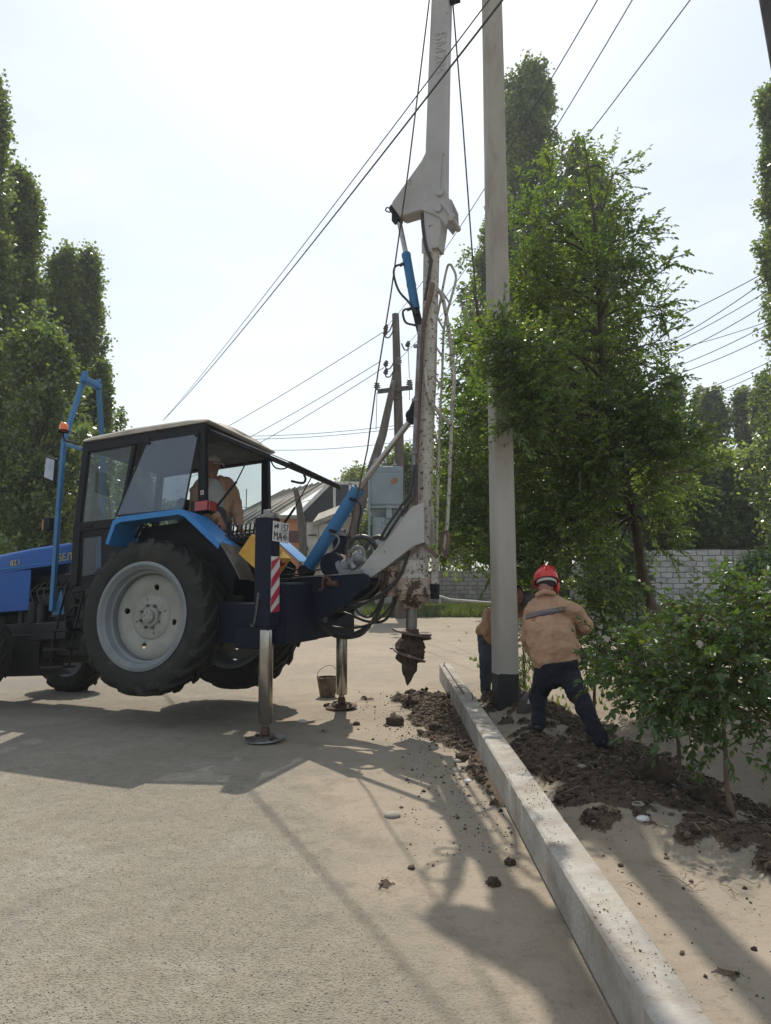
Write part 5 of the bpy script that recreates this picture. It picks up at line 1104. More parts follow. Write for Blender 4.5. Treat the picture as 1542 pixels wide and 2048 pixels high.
# sling and wire that hold it
rz_=P(978,655,8.05).z
sl = MB(); c=V((pb_.x-.01,pb_.y,rz_))
for dz in (0,.05): sl.tube([c+V((.135*cos(k*pi/10),.125*sin(k*pi/10),dz+.02*sin(k*.9))) for k in range(21)],.011,6)
sl.tube(bez([c+V((-.135,-.02,.03)),c+V((-.17,-.02,.02)),P(957,646,8.05),P(953,600,8.0)],5),.013,6)
so=sl.build('rope_sling',M['rebar'],None,loc=c); tag(so,'dark sling wrapped round the standing pole where the crane rope holds it','sling')
m = MB(); m.tube([P(953,602,8.0),P(944,500,7.95),P(925,240,7.8),W(906,10)],.008,6); ho=m.build('hoist_rope',M['wire'],None,loc=P(953,602,8.0)); tag(ho,'steel hoist rope running from the mast head down to the standing pole','rope')
# lying post
lp = MB(); nseg=260; rg=[]
for k in range(nseg+1):
    y_=1.6+(11.25-1.6)*k/nseg; n_=lambda s: .0035*mnoise.noise(V((y_*2.5,s,0)))+.006*mnoise.noise(V((y_*14,s,5)))*max(0,mnoise.noise(V((y_*3,s*2,9)))+.25)*2
    x0=.775; x1=.945; z1=.222
    zz=lambda s,x:.004+0*y_ if s<2 else 0
    bump_=.004*mnoise.noise(V((y_*9,1,1)))
    rg.append([V((x0,y_,.015)),V((x0+n_(1),y_,z1-.012)),V((x0+.012,y_,z1+bump_+n_(2))),V((x0+.06,y_,z1-.003+n_(6)*2)),V((x0+.11,y_,z1-.002+n_(7)*2)),V((x1-.012,y_,z1+n_(3))),V((x1+n_(4),y_,z1-.012)),V((x1,y_,.012))])
lp.loft(rg); lo=lp.build('concrete_post',M['concrete2'],None,loc=(.86,6.4,0)); tag(lo,'long rectangular concrete post lying on the ground in front of the workers','post')
m = MB(); 
for (x_,y_,h_,dx,dy) in ((.82,11.0,.05,.02,.05),(.90,8.05,.07,-.01,.02)): m.tube([(x_,y_,.215),(x_+dx*.3,y_+dy*.3,.215+h_*.6),(x_+dx,y_+dy,.215+h_)],.006,6)
m.tube([(.84,8.4,.229),(.835,11.1,.229)],.006,6)
m.build('reinforcing_bar',M['rebar'],lo)
n=1300; yy=rng.uniform(2,11.2,n); xx=rng.uniform(.785,.935,n); kk=fbm(xx*5+3,yy*2.2,3,77)>.52; xx,yy=xx[kk],yy[kk]; rad=rng.uniform(.001,.003,len(xx))+.003*rng.random(len(xx))**6
scatter('soil_crumbs',np.stack([xx,yy,np.full(len(xx),.224)],1),rad,.6,M['crumb'],'crumbs of soil scattered along the top of the lying concrete post','soil crumbs')
# bucket
bk=G(655,1393); bk=V((bk.x,bk.y,0)); bu=thing('bucket','battered rusty metal bucket standing beside the far stabilizer','bucket',bk)
m = MB(); ht=P(655,1354,bk.y).z; pr=[(.0,.012),(.085,.008),(.092,.0),(.095,.004),(.128,ht*.93),(.134,ht),(.129,ht+.003),(.122,ht*.93),(.088,.02),(.0,.02)]
m.lathe(pr,bk,(0,0,1),36); b0=m.build('bucket_body',M['bucket'],bu)
for v in b0.data.vertices:
    a=atan2(v.co.y,v.co.x); v.co.xy*=1+.045*sin(2*a+.5)*(v.co.z/ht)
m = MB(); m.tube(bez([bk+V((-.13,0,ht)),bk+V((-.11,.03,ht+.07)),bk+V((-.03,.06,ht+.125)),bk+V((.06,.06,ht+.125)),bk+V((.12,.03,ht+.06)),bk+V((.13,0,ht))],6),.0035,6); m.build('handle',M['rebar'],bu)
# sloping dark mast of a pole at the right edge
q0=P(1535,60,6.0); tp=P(1513,-120,6.0); base=V((q0.x+.5,6.0,0)); dd=(tp-P(1556,120,6.0)).normalized(); 
bs=P(1530,0,6.0)+V((.055,0,0)); bb_=bs-dd*((bs.z+.3)/dd.z)
m = MB(); m.tube([bb_,bs+dd*1.5],[.12,.085],20); oo=m.build('leaning_pole',M['darkpole'],None,loc=(bb_.x,bb_.y,0)); tag(oo,'dark leaning pole cut off by the top right corner','pole')
# ------------------------------------------------------------ wooden pole with stay leg, insulators, wires
YW=27.0
wp=thing('wooden_pole','dark wooden pole with a slanting stay leg, crossarm and insulators behind the transformer cabinet','pole',(P(797,1200,YW).x,YW,0))
m = MB(); a=P(791,628,YW); b1=P(798,880,YW); m.tube([V((b1.x+.05,YW,-.2)),b1,a],[.19,.17,.125],16); m.build('pole_shaft',M['wood'],wp)
m = MB(); m.tube([P(792,742,YW-.1),P(765,870,YW-.5),P(730,980,YW-1),P(690,1120,YW-1.5),P(672,1180,YW-1.5)],[.10,.15,.165,.175,.18],14); m.build('stay_leg',M['wood'],wp)
m = MB(); m.beam(P(755,783,YW-.25),P(825,775,YW-.25),.14,.14); m.beam(P(786,798,YW-.2),P(804,793,YW-.2),.1,.1); m.build('crossarm',M['darkpole'],wp)
ins=[]
for (hx,hy),(ix,iy) in (((787,642),(772,655)),((787,660),(771,664)),((803,687),(816,688)),((789,721),(772,727)),((789,738),(772,743))):
    h_=MB(); a=P(hx,hy,YW-.2); b1=P(ix,iy,YW-.3); h_.tube(bez([a,a*.5+b1*.5+V((0,0,-.22)),b1+V((0,0,-.18)),b1],5),.025,6); hk=h_.build('hook',M['black'],wp)
    h_=MB(); h_.lathe([(.02,-.12),(.06,-.10),(.10,-.05),(.06,-.02),(.09,.02),(.05,.06),(.06,.10),(.0,.12)],b1,(.3,0,1),14); h_.build('insulator',M['darkpole'],hk); ins.append(b1)
for (ix,iy) in ((754,771),(819,765),(797,721),(787,768)):
    h_=MB(); b1=P(ix,iy,YW-.3); h_.lathe([(.04,-.16),(.05,-.10),(.13,-.07),(.07,-.03),(.12,.0),(.06,.04),(.10,.08),(.04,.12),(.0,.13)],b1,(0,0,1),14); h_.build('insulator',M['porcelain'],wp); ins.append(b1)
def wire(p,q,r,label,sag=.0,group='overhead wires',name='overhead_wire',m_='wire',n=14):
    p,q=V(p),V(q); pts=[p.lerp(q,k/n)+V((0,0,-sag*4*(k/n)*(1-k/n))) for k in range(n+1)]
    mm=MB(); mm.tube(pts,r,5); o=mm.build(name,M[m_],None,loc=p); tag(o,label,'wire',group); return o
wire(P(325,842,26),P(1012,-45,5.5),.006,'thick upper cable crossing in front of the mast towards the cab roof',.12,n=30)
wire(P(327,840,26),P(1040,-45,5.2),.009,'thicker lower cable crossing in front of the mast towards the cab roof',.16,n=30)
for (a,b1,lab) in (((772,655),(1230,-60),'thin wire rising right from the top insulator of the wooden pole'),((816,688),(1300,-60),'thin wire rising right from the right hand insulator of the wooden pole'),((772,743),(1425,-60),'thin wire rising right from the lowest insulator of the wooden pole')):
    wire(P(*a,YW-.3),P(*b1,9),.0085,lab,.35)
for (a,b1,lab) in (((765,665),(455,843),'thin wire running left from the top of the wooden pole, highest over the cab'),((762,722),(503,862),'thin wire running left from the wooden pole, middle one over the cab'),((768,735),(520,875),'thin wire running left from the wooden pole, lowest over the cab')):
    wire(P(*a,YW),P(a[0]+(b1[0]-a[0])*1.6,a[1]+(b1[1]-a[1])*1.6,44),.014,lab,.25)
for (a,b1,lab) in (((420,872),(835,845),'faint far wire above the open rear window, upper'),((420,878),(835,852),'faint far wire above the open rear window, lower'),((500,899),(835,878),'faint far wire just over the opened rear window edge'),((470,1012),(620,1000),'faint wire low over the far roofs')):
    wire(P(*a,55),P(*b1,50),.02,lab,.3)
RW=[((1230,684),(1560,528),20),((1290,708),(1560,540),19),((1285,712),(1560,566),21),((1285,736),(1560,592),20),((1280,712),(1560,634),24),((1285,756),(1560,636),21),((1300,764),(1560,660),21),((1320,806),(1560,713),24),((1320,820),(1560,728),24),((1340,771),(1560,779),34),((1330,850),(1560,755),30),((1340,900),(1560,780),30)]
rl_=['highest','second highest','third highest','fourth highest','slack and crossing others','sixth from the top','seventh from the top','upper of the close pair','lower of the close pair','nearly level far','thin, under the close pair','lowest']
for (a,b1,Yd),l_ in zip(RW,rl_): wire(P(*a,Yd+3),P(*b1,Yd-3),.011,'wire between leafy tree and right frame edge, %s'%l_,.12,'wires at the right')
for a,b1,l_ in (((754,785),(752,860),'left'),((819,775),(819,800),'right'),((816,692),(819,762),'upper right')): wire(P(*a,YW-.4),P(*b1,YW-.6),.012,'short dropper wire on the %s side of the wooden pole'%l_,0,'dropper wires')
# ------------------------------------------------------------ transformer cabinet
YC=24.0
tc_=thing('transformer_cabinet','grey steel transformer cabinet with stencilled writing and a rust patch, behind the drill boom','cabinet',(P(772,1180,YC).x,YC,0))
def pbx(m,x0,x1,y0,y1,Y,dep): a=P(x0,y1,Y); b1=P(x1,y0,Y); m.b2(a.x,b1.x,Y,Y+dep,a.z,b1.z)
m = MB(); pbx(m,736,806,945,1012,YC,1.2); cb=m.build('upper_box',M['cabinet'],tc_,bevel=.02)
m = MB(); pbx(m,741,802,950,1008,YC-.03,.03); m.build('upper_door',M['cabinet'],cb,bevel=.01)
m = MB(); a=P(789,962,YC-.032); m.lathe([(0,0),(.11,0)],a,(0,-1,0),16); 
m.v=[V((p.x+.03*sin(p.z*17),YC-.034,p.z)) for p in m.v]; m.build('rust_patch',mat('rust_patch',(.28,.13,.05),(.18,.10,.06),sc=20,rough=.8),cb)
m = MB(); pbx(m,738,808,1012,1016,YC-.1,1.2); pbx(m,742,800,1016,1034,YC+.15,1.0); pbx(m,772,784,1010,1036,YC-.05,.15); pbx(m,736,741,945,1100,YC-.12,.10); m.build('middle_frame',M['cabinet'],tc_,bevel=.01)
m = MB(); a=P(736,930,YC); m.lathe([(0,0)],a,(0,0,1),8) if False else None; pbx(m,742,806,932,946,YC+.1,.9); m.build('cabinet_cap',M['cabinet'],tc_,bevel=.04)
m = MB(); pbx(m,745,815,1034,1180,YC,1.1); lbx=m.build('lower_box',M['cabinet'],tc_,bevel=.02)
m = MB(); pbx(m,749,812,1037,1120,YC-.02,.02); m.build('lower_door',M['cabinet'],lbx,bevel=.006)
m = MB()
for i,(tx,px,py) in enumerate((('ГАДЮГОВ 378',781,1024.5+12),('ТЫ 04 КВ',782,1030.5+13),('КТП-ГС',782,1037+13),('Т7Р7 ПЬ',777,1043+14),('Т 572ГР',775,1050+15))):
    p_=P(px,py-8,YC-.024); text_mb(m,tx,.115,frame_m((p_.x,YC-.023,p_.z),(1,0,-.03),(0,0,1)),.001)
m.build('stencilled_writing',M['ink'],lbx)
for px,py in ((752,922),(769,926),(789,930)):
    m=MB(); a=P(px,py+10,YC+.4); m.lathe([(.07,0),(.12,.03),(.07,.06),(.12,.09),(.07,.12),(.11,.15),(.05,.19),(.03,.28)],a,(0,0,1),16); m.build('bushing',M['porcelain'],tc_)
# ------------------------------------------------------------ house with open gable, orange wall, gates
YH=38.0
hs=thing('house','old house with a grey sheet roof and a dark boarded gable behind the tractor','house',(P(700,1180,YH).x,YH,0))
def quad3(m,pts,t): m.slab(pts,t)
m = MB(); quad3(m,[P(666,966,YH-.3),P(840,966,YH-.3),P(840,1040,YH-.3),P(606,1040,YH-.3),P(596,1022,YH-.3)],(0,.3,0)); m.build('gable_wall',M['darkwall'],hs)
m = MB(); quad3(m,[P(664,963,YH-.8),P(540,1042,YH-.8),P(410,1060,YH+5),P(560,985,YH+5)],(0,.1,.08)); m.build('roof',M['slate'],hs)
m = MB()
for k in range(1,9):
    t_=k/9; a=P(664,963,YH-.82).lerp(P(560,985,YH+5),t_); b1=P(540,1042,YH-.82).lerp(P(410,1060,YH+5),t_); m.tube([a+V((0,0,.1)),b1+V((0,0,.1))],.05,6)
m.build('roof_rib',M['slate'],hs)
m = MB(); m.beam(P(664,962,YH-.9),P(596,1030,YH-.9),.10,.18); m.beam(P(664,966,YH-.9),P(845,968,YH-.9),.10,.14)
for x_ in (669,700,735,820): m.beam(P(x_,966,YH-.9),P(x_,1030,YH-.9),.10,.12)
m.build('white_timber',M['strip'],hs)
m = MB(); m.b2(P(600,1100,YH).x,P(850,1100,YH).x,YH,YH+4,-.2,P(700,1036,YH).z); m.build('wall',M['plaster'],hs)
m = MB(); pbx(m,556,604,1036,1190,YH-1,3); ow=m.build('orange_wall',M['orangewall'],hs); m=MB(); pbx(m,575,604,1062,1085,YH-1.06,.05); m.build('maroon_band',M['maroon'],ow); m=MB(); pbx(m,520,606,1030,1037,YH-1.4,1.0); m.build('roof_eave',M['slate'],ow)
m = MB(); pbx(m,597,630,1048,1190,YH-1.5,.2); dg_=m.build('door',M['maroon'],hs)
m = MB()
for x_ in (603,610,617,624): m.beam(P(x_,1075,YH-1.55),P(x_,1110,YH-1.55),.05,.03)
for y_ in (1080,1095): m.beam(P(600,y_,YH-1.55),P(628,y_,YH-1.55),.05,.03)
m.build('door_grille',M['darkpole'],dg_)
YS=33.0
sh_=thing('shed','low whitewashed shed with a lean-to sheet roof, behind the blue lift cylinder','shed',(P(700,1180,YS).x,YS,0))
m = MB(); q=[P(640,1062,YS),P(706,1030,YS),P(760,1012,YS),P(840,1006,YS)]; q2=[V((q[-1].x,YS,-.2)),V((q[0].x,YS,-.2))]; m.slab(q+q2,(0,2.5,0)); m.build('wall',M['plaster'],sh_)
m = MB(); m.slab([P(625,1044,YS-.6),P(700,1015,YS-.6),P(765,988,YS-.6),P(765,994,YS-.6),P(700,1022,YS-.6),P(628,1052,YS-.6)],(0,3,.6)); m.build('lean_to_roof',M['slate'],sh_)
m = MB(); pbx(m,612,637,1045,1190,YS-.4,.12); pbx(m,638,660,1048,1190,YS-.5,.12); gt=m.build('gate_leaf',M['plaster'],sh_); m=MB(); m.box(P(625,1070,YS-.45),(.35,.04,.05)); m.box(P(612,1098,YS-.5),(.18,.08,.2)); m.build('gate_lock',M['black'],gt)
m = MB(); m.tube([P(591,978,YS-2),P(598,1010,YS-2),P(606,1080,YS-2),V((P(612,1100,YS-2).x,YS-2,0))],[.10,.13,.15,.17],10); o=m.build('old_post',M['wood'],None,loc=(P(612,1100,YS-2).x,YS-2,0)); tag(o,'crooked old wooden post in front of the shed gate','post')
YF=60.0
fh=thing('far_house','distant low house with a pale ribbed roof seen through the cab rear opening','house',(P(510,1170,YF).x,YF,0))
m = MB(); m.slab([P(478,1046,YF),P(560,1046,YF),P(560,1066,YF-3),P(470,1066,YF-3)],(0,.1,.15)); m.build('roof',M['slate'],fh); m=MB(); m.b2(P(474,1100,YF).x,P(562,1100,YF).x,YF-2.6,YF+4,0,P(500,1062,YF-2.6).z); m.build('wall',M['plaster'],fh)
m = MB(); 
for k in range(9): x_=482+k*9; m.tube([P(x_,1046,YF)+V((0,0,.15)),P(x_-4,1066,YF-3)+V((0,0,.15))],.08,5)
m.build('roof_rib',M['slate'],fh)
an=MB(); an.tube([V((P(491,1046,50).x,50,0)),P(493,978,50)],.035,6); o=an.build('aerial_mast',M['darkpole'],None,loc=(P(491,1046,50).x,50,0)); tag(o,'thin leaning aerial mast seen through the open rear of the cab','aerial')
an=MB()
for k in range(9): an.tube([P(476,1000+k*3.2,50),P(484,1000+k*3.2,50)],.014,4)
an.tube([P(477,998,50),P(478,1028,50)],.014,4); an.tube([P(483,998,50),P(485,1028,50)],.014,4); an.tube([P(480,1026,50),V((P(480,1026,50).x,50,0))],.03,5)
o=an.build('grid_aerial',M['porcelain'],None,loc=(P(480,1046,50).x,50,0)); tag(o,'pale grid aerial left of the thin aerial mast','aerial')
# ------------------------------------------------------------ whitewashed block walls
def brickmat(name, sx, sz):
    m = bpy.data.materials.new(name); m.use_nodes=True; t=m.node_tree; b=t.nodes['Principled BSDF']; N=t.nodes.new; K=t.links.new
    tcx=N('ShaderNodeUVMap'); br=N('ShaderNodeTexBrick'); br.inputs['Scale'].default_value=1; br.inputs['Brick Width'].default_value=sx; br.inputs['Row Height'].default_value=sz; br.inputs['Mortar Size'].default_value=.013; br.inputs['Mortar Smooth'].default_value=.15
    nz_=N('ShaderNodeTexNoise'); nz_.inputs['Scale'].default_value=2.2; nz_.inputs['Detail'].default_value=7; geo_=N('ShaderNodeNewGeometry'); K(geo_.outputs['Position'],nz_.inputs[0])
    ad=N('ShaderNodeMixRGB'); ad.inputs[0].default_value=.11; n2=N('ShaderNodeTexNoise'); n2.inputs['Scale'].default_value=4; K(tcx.outputs[0],n2.inputs[0]); K(tcx.outputs[0],ad.inputs[1]); K(n2.outputs['Color'],ad.inputs[2]); K(ad.outputs[0],br.inputs[0])
    br.inputs['Color1'].default_value=(.60,.59,.57,1); br.inputs['Color2'].default_value=(.50,.49,.47,1); br.inputs['Mortar'].default_value=(.10,.09,.085,1)
    mr=N('ShaderNodeMapRange'); mr.inputs['From Min'].default_value=.5; mr.inputs['From Max'].default_value=.68; K(nz_.outputs['Fac'],mr.inputs[0]); mm=N('ShaderNodeMixRGB'); mm.inputs[2].default_value=(.30,.28,.26,1); K(mr.outputs[0],mm.inputs[0]); K(br.outputs['Color'],mm.inputs[1]); K(mm.outputs[0],b.inputs['Base Color']); b.inputs['Roughness'].default_value=.9
    bp=N('ShaderNodeBump'); bp.inputs['Distance'].default_value=-.03; K(br.outputs['Fac'],bp.inputs['Height']); K(bp.outputs[0],b.inputs['Normal']); return m
BM=brickmat('whitewashed_blocks',.42,.205)
def wall(p,q,z0,z1,th,label,nm='block_wall'):
    p,q=V(p),V(q); d=(q-p).normalized(); nn=V((-d.y,d.x,0)); m=MB(); k=14; L=(q-p).length
    for side in (0,1):
        o_=nn*th*side
    top=[p.lerp(q,i/k)+V((0,0,z1+.03*sin(i*2.1))) for i in range(k+1)]
    poly_=[p+V((0,0,z0)),q+V((0,0,z0))]+top[::-1]
    m.slab(poly_,nn*th); o=m.build(nm,BM,None,loc=(p.x,p.y,0)); uv=o.data.uv_layers.new(name='UVMap')
    for lp_ in o.data.loops: c=o.data.vertices[lp_.vertex_index].co; uv.data[lp_.index].uv=((V((c.x,c.y,0))-0*d).dot(d)/1.0, c.z+5)
    tag(o,label,'wall'); return o
wall((1.0,42,0),(9.5,41,0),-.2,P(900,1141,42).z,.25,'long white block wall behind the grass strip, left of the standing pole')
wall((8.6,33,0),(26,29,0),.1,2.55,.25,'white block wall at the right behind the trees, higher one')
wall((9.6,41,0),(8.6,33,0),0,2.0,.25,'side run of white block wall between the trees')
m = MB(); a=V((1.2,34,0)); 
pts_=[P(780,1196,34),P(880,1193,34),P(900,1199,34),P(985,1206,34)]
m.tube(pts_,.05,8)
for q in pts_[1::2]: m.cyl(q,V((q.x,q.y,-.1)),.05,None,8)
o=m.build('gas_pipe',M['strip'],None,loc=(pts_[0].x,34,0)); tag(o,'thin pale pipe running low in front of the white wall','pipe')
# grass
def blades(name,x0,x1,y0,y1,n,h0,h1,mt,label):
    bx=rng.uniform(x0,x1,n); by=rng.uniform(y0,y1,n); bz=terr(bx,by); hgt=rng.uniform(h0,h1,n)*(.6+.7*fbm(bx*.8,by*.8,3,9)); a=rng.uniform(0,2*pi,n); w_=rng.uniform(.012,.028,n)
    base=np.stack([bx,by,bz],1); dx=np.stack([np.cos(a),np.sin(a),0*a],1)*w_[:,None]; ln=np.stack([rng.normal(0,.25,n),rng.normal(0,.25,n),np.ones(n)],1)*hgt[:,None]
    vs=np.stack([base-dx,base+dx,base+ln*.6+dx*.6+0,base+ln],1).reshape(-1,3); k=np.arange(n)*4; fs=np.concatenate([np.stack([k,k+1,k+2],1),np.stack([k,k+2,k+3],1)])
    o=bpy.data.objects.new(name,np_mesh(name,vs,fs,mt,False)); COL.objects.link(o); tag(o,label,'grass',kind='stuff')
GM=leafmat('grass_blades',(.055,.085,.012),(.085,.12,.018),(.12,.14,.035),.35,.6)
blades('grass',-.8,5.2,27.5,33.5,22000,.15,.42,GM,'bright green grass strip in front of the white wall')
blades('grass',9,22,24,30,5000,.1,.4,GM,'patchy weeds along the right hand white wall')
blades('grass',1.5,4.2,9.5,14,1200,.03,.12,GM,'sparse weeds on the ditch bank behind the saplings')
# ------------------------------------------------------------ trees
LF_NEAR = leafmat('elm_leaves',(.050,.092,.030),(.085,.138,.038),(.19,.23,.045),.46,.34)
LF_BUSH = leafmat('sapling_leaves',(.040,.082,.024),(.065,.115,.030),(.15,.18,.03),.36,.38)
LF_POP = leafmat('poplar_leaves',(.058,.100,.048),(.095,.142,.054),(.19,.22,.065),.44,.32)
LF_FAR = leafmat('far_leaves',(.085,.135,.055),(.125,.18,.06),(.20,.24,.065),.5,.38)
LF_YEL = leafmat('yellow_green_leaves',(.07,.11,.015),(.11,.15,.02),(.15,.19,.03),.4,.5)
def unit(a): return a/np.maximum(np.linalg.norm(a,axis=1,keepdims=True),1e-9)
def leaf_geo(base, axis, size, asp=.5, fold=.25, rich=True, up=.6):
    n=len(base); axis=unit(axis); rnd=rng.normal(0,1,(n,3)); rnd[:,2]+=up*2; nrm=unit(rnd-axis*np.sum(rnd*axis,1,keepdims=True)); sd=np.cross(axis,nrm)
    s=size[:,None]
    if rich:
        tip=base+axis*s-nrm*s*.12
        def p(t,w_,sg): return base+axis*s*t+sd*s*asp*w_*sg*.5+nrm*s*fold*w_*.35
        vs=np.stack([base,p(.3,.95,1),p(.68,.75,1),tip,p(.68,.75,-1),p(.3,.95,-1)],1).reshape(-1,3)
        k=np.arange(n)*6; fs=np.concatenate([np.stack([k,k+1,k+2,k+3],1),np.stack([k,k+3,k+4,k+5],1)])
        return vs,fs
    tip=base+axis*s; mid=base+axis*s*.5
    vs=np.stack([base,mid+sd*s*asp*.5,tip,mid-sd*s*asp*.5],1).reshape(-1,3); k=np.arange(n)*4
    return vs,np.stack([k,k+1,k+2,k+3],1)
def twig_crown(starts, dirs, lens, lsize, gap, asp=.48):
    """leafy twigs: alternate leaves along drooping curves; returns leaf and twig geometry"""
    bs=[];ax=[];sz=[]; tw=MB()
    for s0,d0,L in zip(starts,dirs,lens):
        n=max(3,int(L/gap)); p=s0.copy(); d=d0/np.linalg.norm(d0); side=np.cross(d,[0,0,1]); nn_=np.linalg.norm(side); side = side/nn_ if nn_>1e-3 else np.array([1.,0,0])
        pts=[p.copy()]; ph=rng.uniform(0,6.28)
        for i in range(n):
            d=d+np.array([0,0,-.035])+rng.normal(0,.05,3); d/=np.linalg.norm(d); p=p+d*L/n; pts.append(p.copy())
            if i<1 and n>5: continue
            sg=1 if i%2 else -1; o_=side*sg*cos(ph*.2)+np.cross(d,side)*sg*sin(ph*.2)*.6
            bs.append(p.copy()); ax.append(d*.65+o_*.8+np.array([0,0,-.22])+rng.normal(0,.16,3)); sz.append(lsize*rng.uniform(.7,1.15)*(1-.25*i/n))
        bs.append(p.copy()); ax.append(d); sz.append(lsize*.8)
        q=[V(pts[0]),V(pts[len(pts)//2]),V(pts[-1])]; tw.tube(q,[.0045,.003,.0015],3,False)
    return np.array(bs),np.array(ax),np.array(sz),tw
def crown_obj(vs,fs,mt,par,name='foliage'):
    inv=np.array(ROOT[par.name].inverted()); v=vs@inv[:3,:3].T+inv[:3,3]
    o=bpy.data.objects.new(name,np_mesh(name,v,fs,mt,False)); COL.objects.link(o); o.parent=par; ROOT[o.name]=ROOT[par.name]; return o
# --- the leafy tree round the standing pole, leaning trunk to the right
tb=V((3.95,10.3,tz(3.95,10.3)))
lt=thing('leafy_tree','dense broadleaf tree with a leaning trunk, its branches wrapping round the standing pole','tree',tb)
tr_px=[((1356,1420),10.2,.075),((1320,1270),10.0,.070),((1296,1185),9.9,.066),((1283,1140),9.85,.062),((1268,1030),9.7,.058),((1245,940),9.6,.052),((1222,860),9.5,.045),((1208,760),9.4,.038),((1200,640),9.4,.032),((1195,520),9.4,.024),((1186,420),9.4,.016),((1172,335),9.4,.008)]
tp_=[P(*q,Y) for q,Y,r in tr_px]; tp_[0]=tb
m=MB(); m.tube(bez(tp_,4),[np.interp(i/4,range(len(tr_px)),[r for *_,r in tr_px]) for i in range(4*(len(tr_px)-1)+1)],12)
m.tube(bez([P(1270,1040,9.72),P(1250,985,9.9),P(1228,900,10.1),P(1205,820,10.2),P(1160,700,10.3),P(1120,560,10.3),P(1098,440,10.3)],4),[.05,.048,.045,.043,.04,.038,.036,.034,.032,.03,.03,.028,.026,.025,.024,.022,.02,.019,.018,.016,.014,.012,.01,.008,.006],10)
trunk=m.build('trunk',M['bark'],lt)
# lobes: px, py, rx px, ry px, Y, weight
ROWS=[(345,1130,1230,.35),(420,1085,1245,.6),(490,1060,1255,.75),(560,1030,1275,.9),(630,1030,1310,.9),(700,940,1310,.9),(770,925,1320,.95),(840,910,1345,1),(910,900,1365,1),(980,900,1365,1),(1050,895,1340,1),(1110,900,1290,.9),(1165,1090,1230,.45)]
LOBES=[]; lr_=np.random.default_rng(44)
for (yy_,xl,xr,w_) in ROWS:
    k_=max(2,int((xr-xl)/58)); 
    for x_ in np.linspace(xl+20,xr-20,k_):
        if lr_.random()<.10: continue
        LOBES.append((x_+lr_.uniform(-22,22),yy_+lr_.uniform(-22,22),lr_.uniform(38,60),lr_.uniform(32,52),(9.9 if x_<990 else 9.0)+lr_.uniform(-.3,1.2),w_*lr_.uniform(.28,.60)))
LOBES+=[(1030,700,34,42,7.7,.35),(1046,775,40,45,7.7,.45),(1036,845,32,26,7.72,.25),(1075,720,40,50,8.0,.4),(1085,820,45,60,8.1,.5),(1000,668,20,22,7.85,.12)]
TLY=[860,940,1030,1140,1185,1270,1420]; TLX=[1222,1245,1268,1283,1296,1320,1356]
st_=[];di_=[];le_=[]; limb=MB()
trp=[np.array(p[:]) for p in bez(tp_[4:],4)]
for (px,py,rx,ry,Y,w_) in LOBES:
    c=np.array(P(px,py,Y)[:]); ax_r=rx*Y/FPX; az=ry*Y/FPX; ay=min(.75,ax_r*1.0)
    k=min(range(len(trp)),key=lambda i:np.linalg.norm(trp[i]-c)+max(0,trp[i][2]-c[2]+.25)*3)
    a=trp[k]; 
    if np.linalg.norm(a-c)>.15: limb.tube(bez([V(a),V(a*.5+c*.5+np.array([0,0,.08])),V(c)],4),[.022,.021,.019,.017,.015,.012,.009,.006,.004],6)
    n=int(235*w_)
    u=unit(rng.normal(0,1,(n,3)))*rng.uniform(.15,1,(n,1))**.45
    pos=c+u*np.array([ax_r,ay,az])*.86
    for q,uu in zip(pos,u):
        qx,qy=proj(q)
        if qy>880 and q[1]<10.1 and abs(qx-np.interp(qy,TLY,TLX))<30: continue
        st_.append(q); di_.append(uu*np.array([1,1,.6])+np.array([0,-.12,.30])+rng.normal(0,.35,3)); le_.append(rng.uniform(.16,.40))
# deliberate outlying sprays
def spray(pxs,Y,n,L=.3,sp=.5):
    pts=[np.array(P(x,y,Y)[:]) for x,y in pxs]; limb.tube([V(p) for p in pts],[.011-.007*i/(len(pts)-1) for i in range(len(pts))],6)
    for i in range(n):
        t_=rng.uniform(.15,1)*(len(pts)-1); k=min(int(t_),len(pts)-2); q=pts[k]+(pts[k+1]-pts[k])*(t_-k); d=(pts[k+1]-pts[k]); d=d/np.linalg.norm(d)
        st_.append(q); di_.append(d+rng.normal(0,sp,3)); le_.append(L*rng.uniform(.4,1))
    st_.append(pts[-2]); di_.append(pts[-1]-pts[-2]); le_.append(np.linalg.norm(pts[-1]-pts[-2]))
spray([(1225,600),(1270,585),(1320,545),(1345,528),(1392,540)],9.3,20,.26)
spray([(1300,555),(1325,530),(1350,515),(1378,505)],9.3,9,.18)
spray([(1215,660),(1270,640),(1310,630),(1338,625)],9.3,14,.25); spray([(1290,610),(1320,615),(1330,650)],9.3,7,.2)
spray([(1200,470),(1215,440),(1230,415),(1262,425)],9.3,9,.2); spray([(1205,420),(1215,380),(1225,350),(1243,345)],9.3,9,.16); spray([(1180,390),(1178,340),(1172,300),(1165,280)],9.4,16,.22)
spray([(1120,420),(1105,370),(1098,330),(1090,305)],9.6,14,.22); spray([(1255,700),(1310,685),(1340,660),(1375,645)],9.4,8,.16); spray([(1260,720),(1300,735),(1335,745)],9.3,9,.25)
spray([(1320,950),(1380,940),(1420,925),(1455,918)],8.5,9,.18); spray([(1310,930),(1350,915),(1385,905)],8.6,8,.18)
spray([(1000,700),(965,690),(930,680),(905,690)],9.6,16,.3); spray([(960,780),(925,770),(900,765)],9.7,14,.3); spray([(940,1080),(905,1090),(885,1110)],9.8,14,.3)
spray([(990,640),(965,650),(950,600),(945,560)],8.3,14,.12)
bs,ax,sz,tw=twig_crown(st_,di_,le_,.084,.031,.46)
vs,fs=leaf_geo(bs,ax,sz,.48); crown_obj(vs,fs,LF_NEAR,lt)
limb.build('branches',M['bark'],lt); tw.build('twigs',M['bark'],lt)
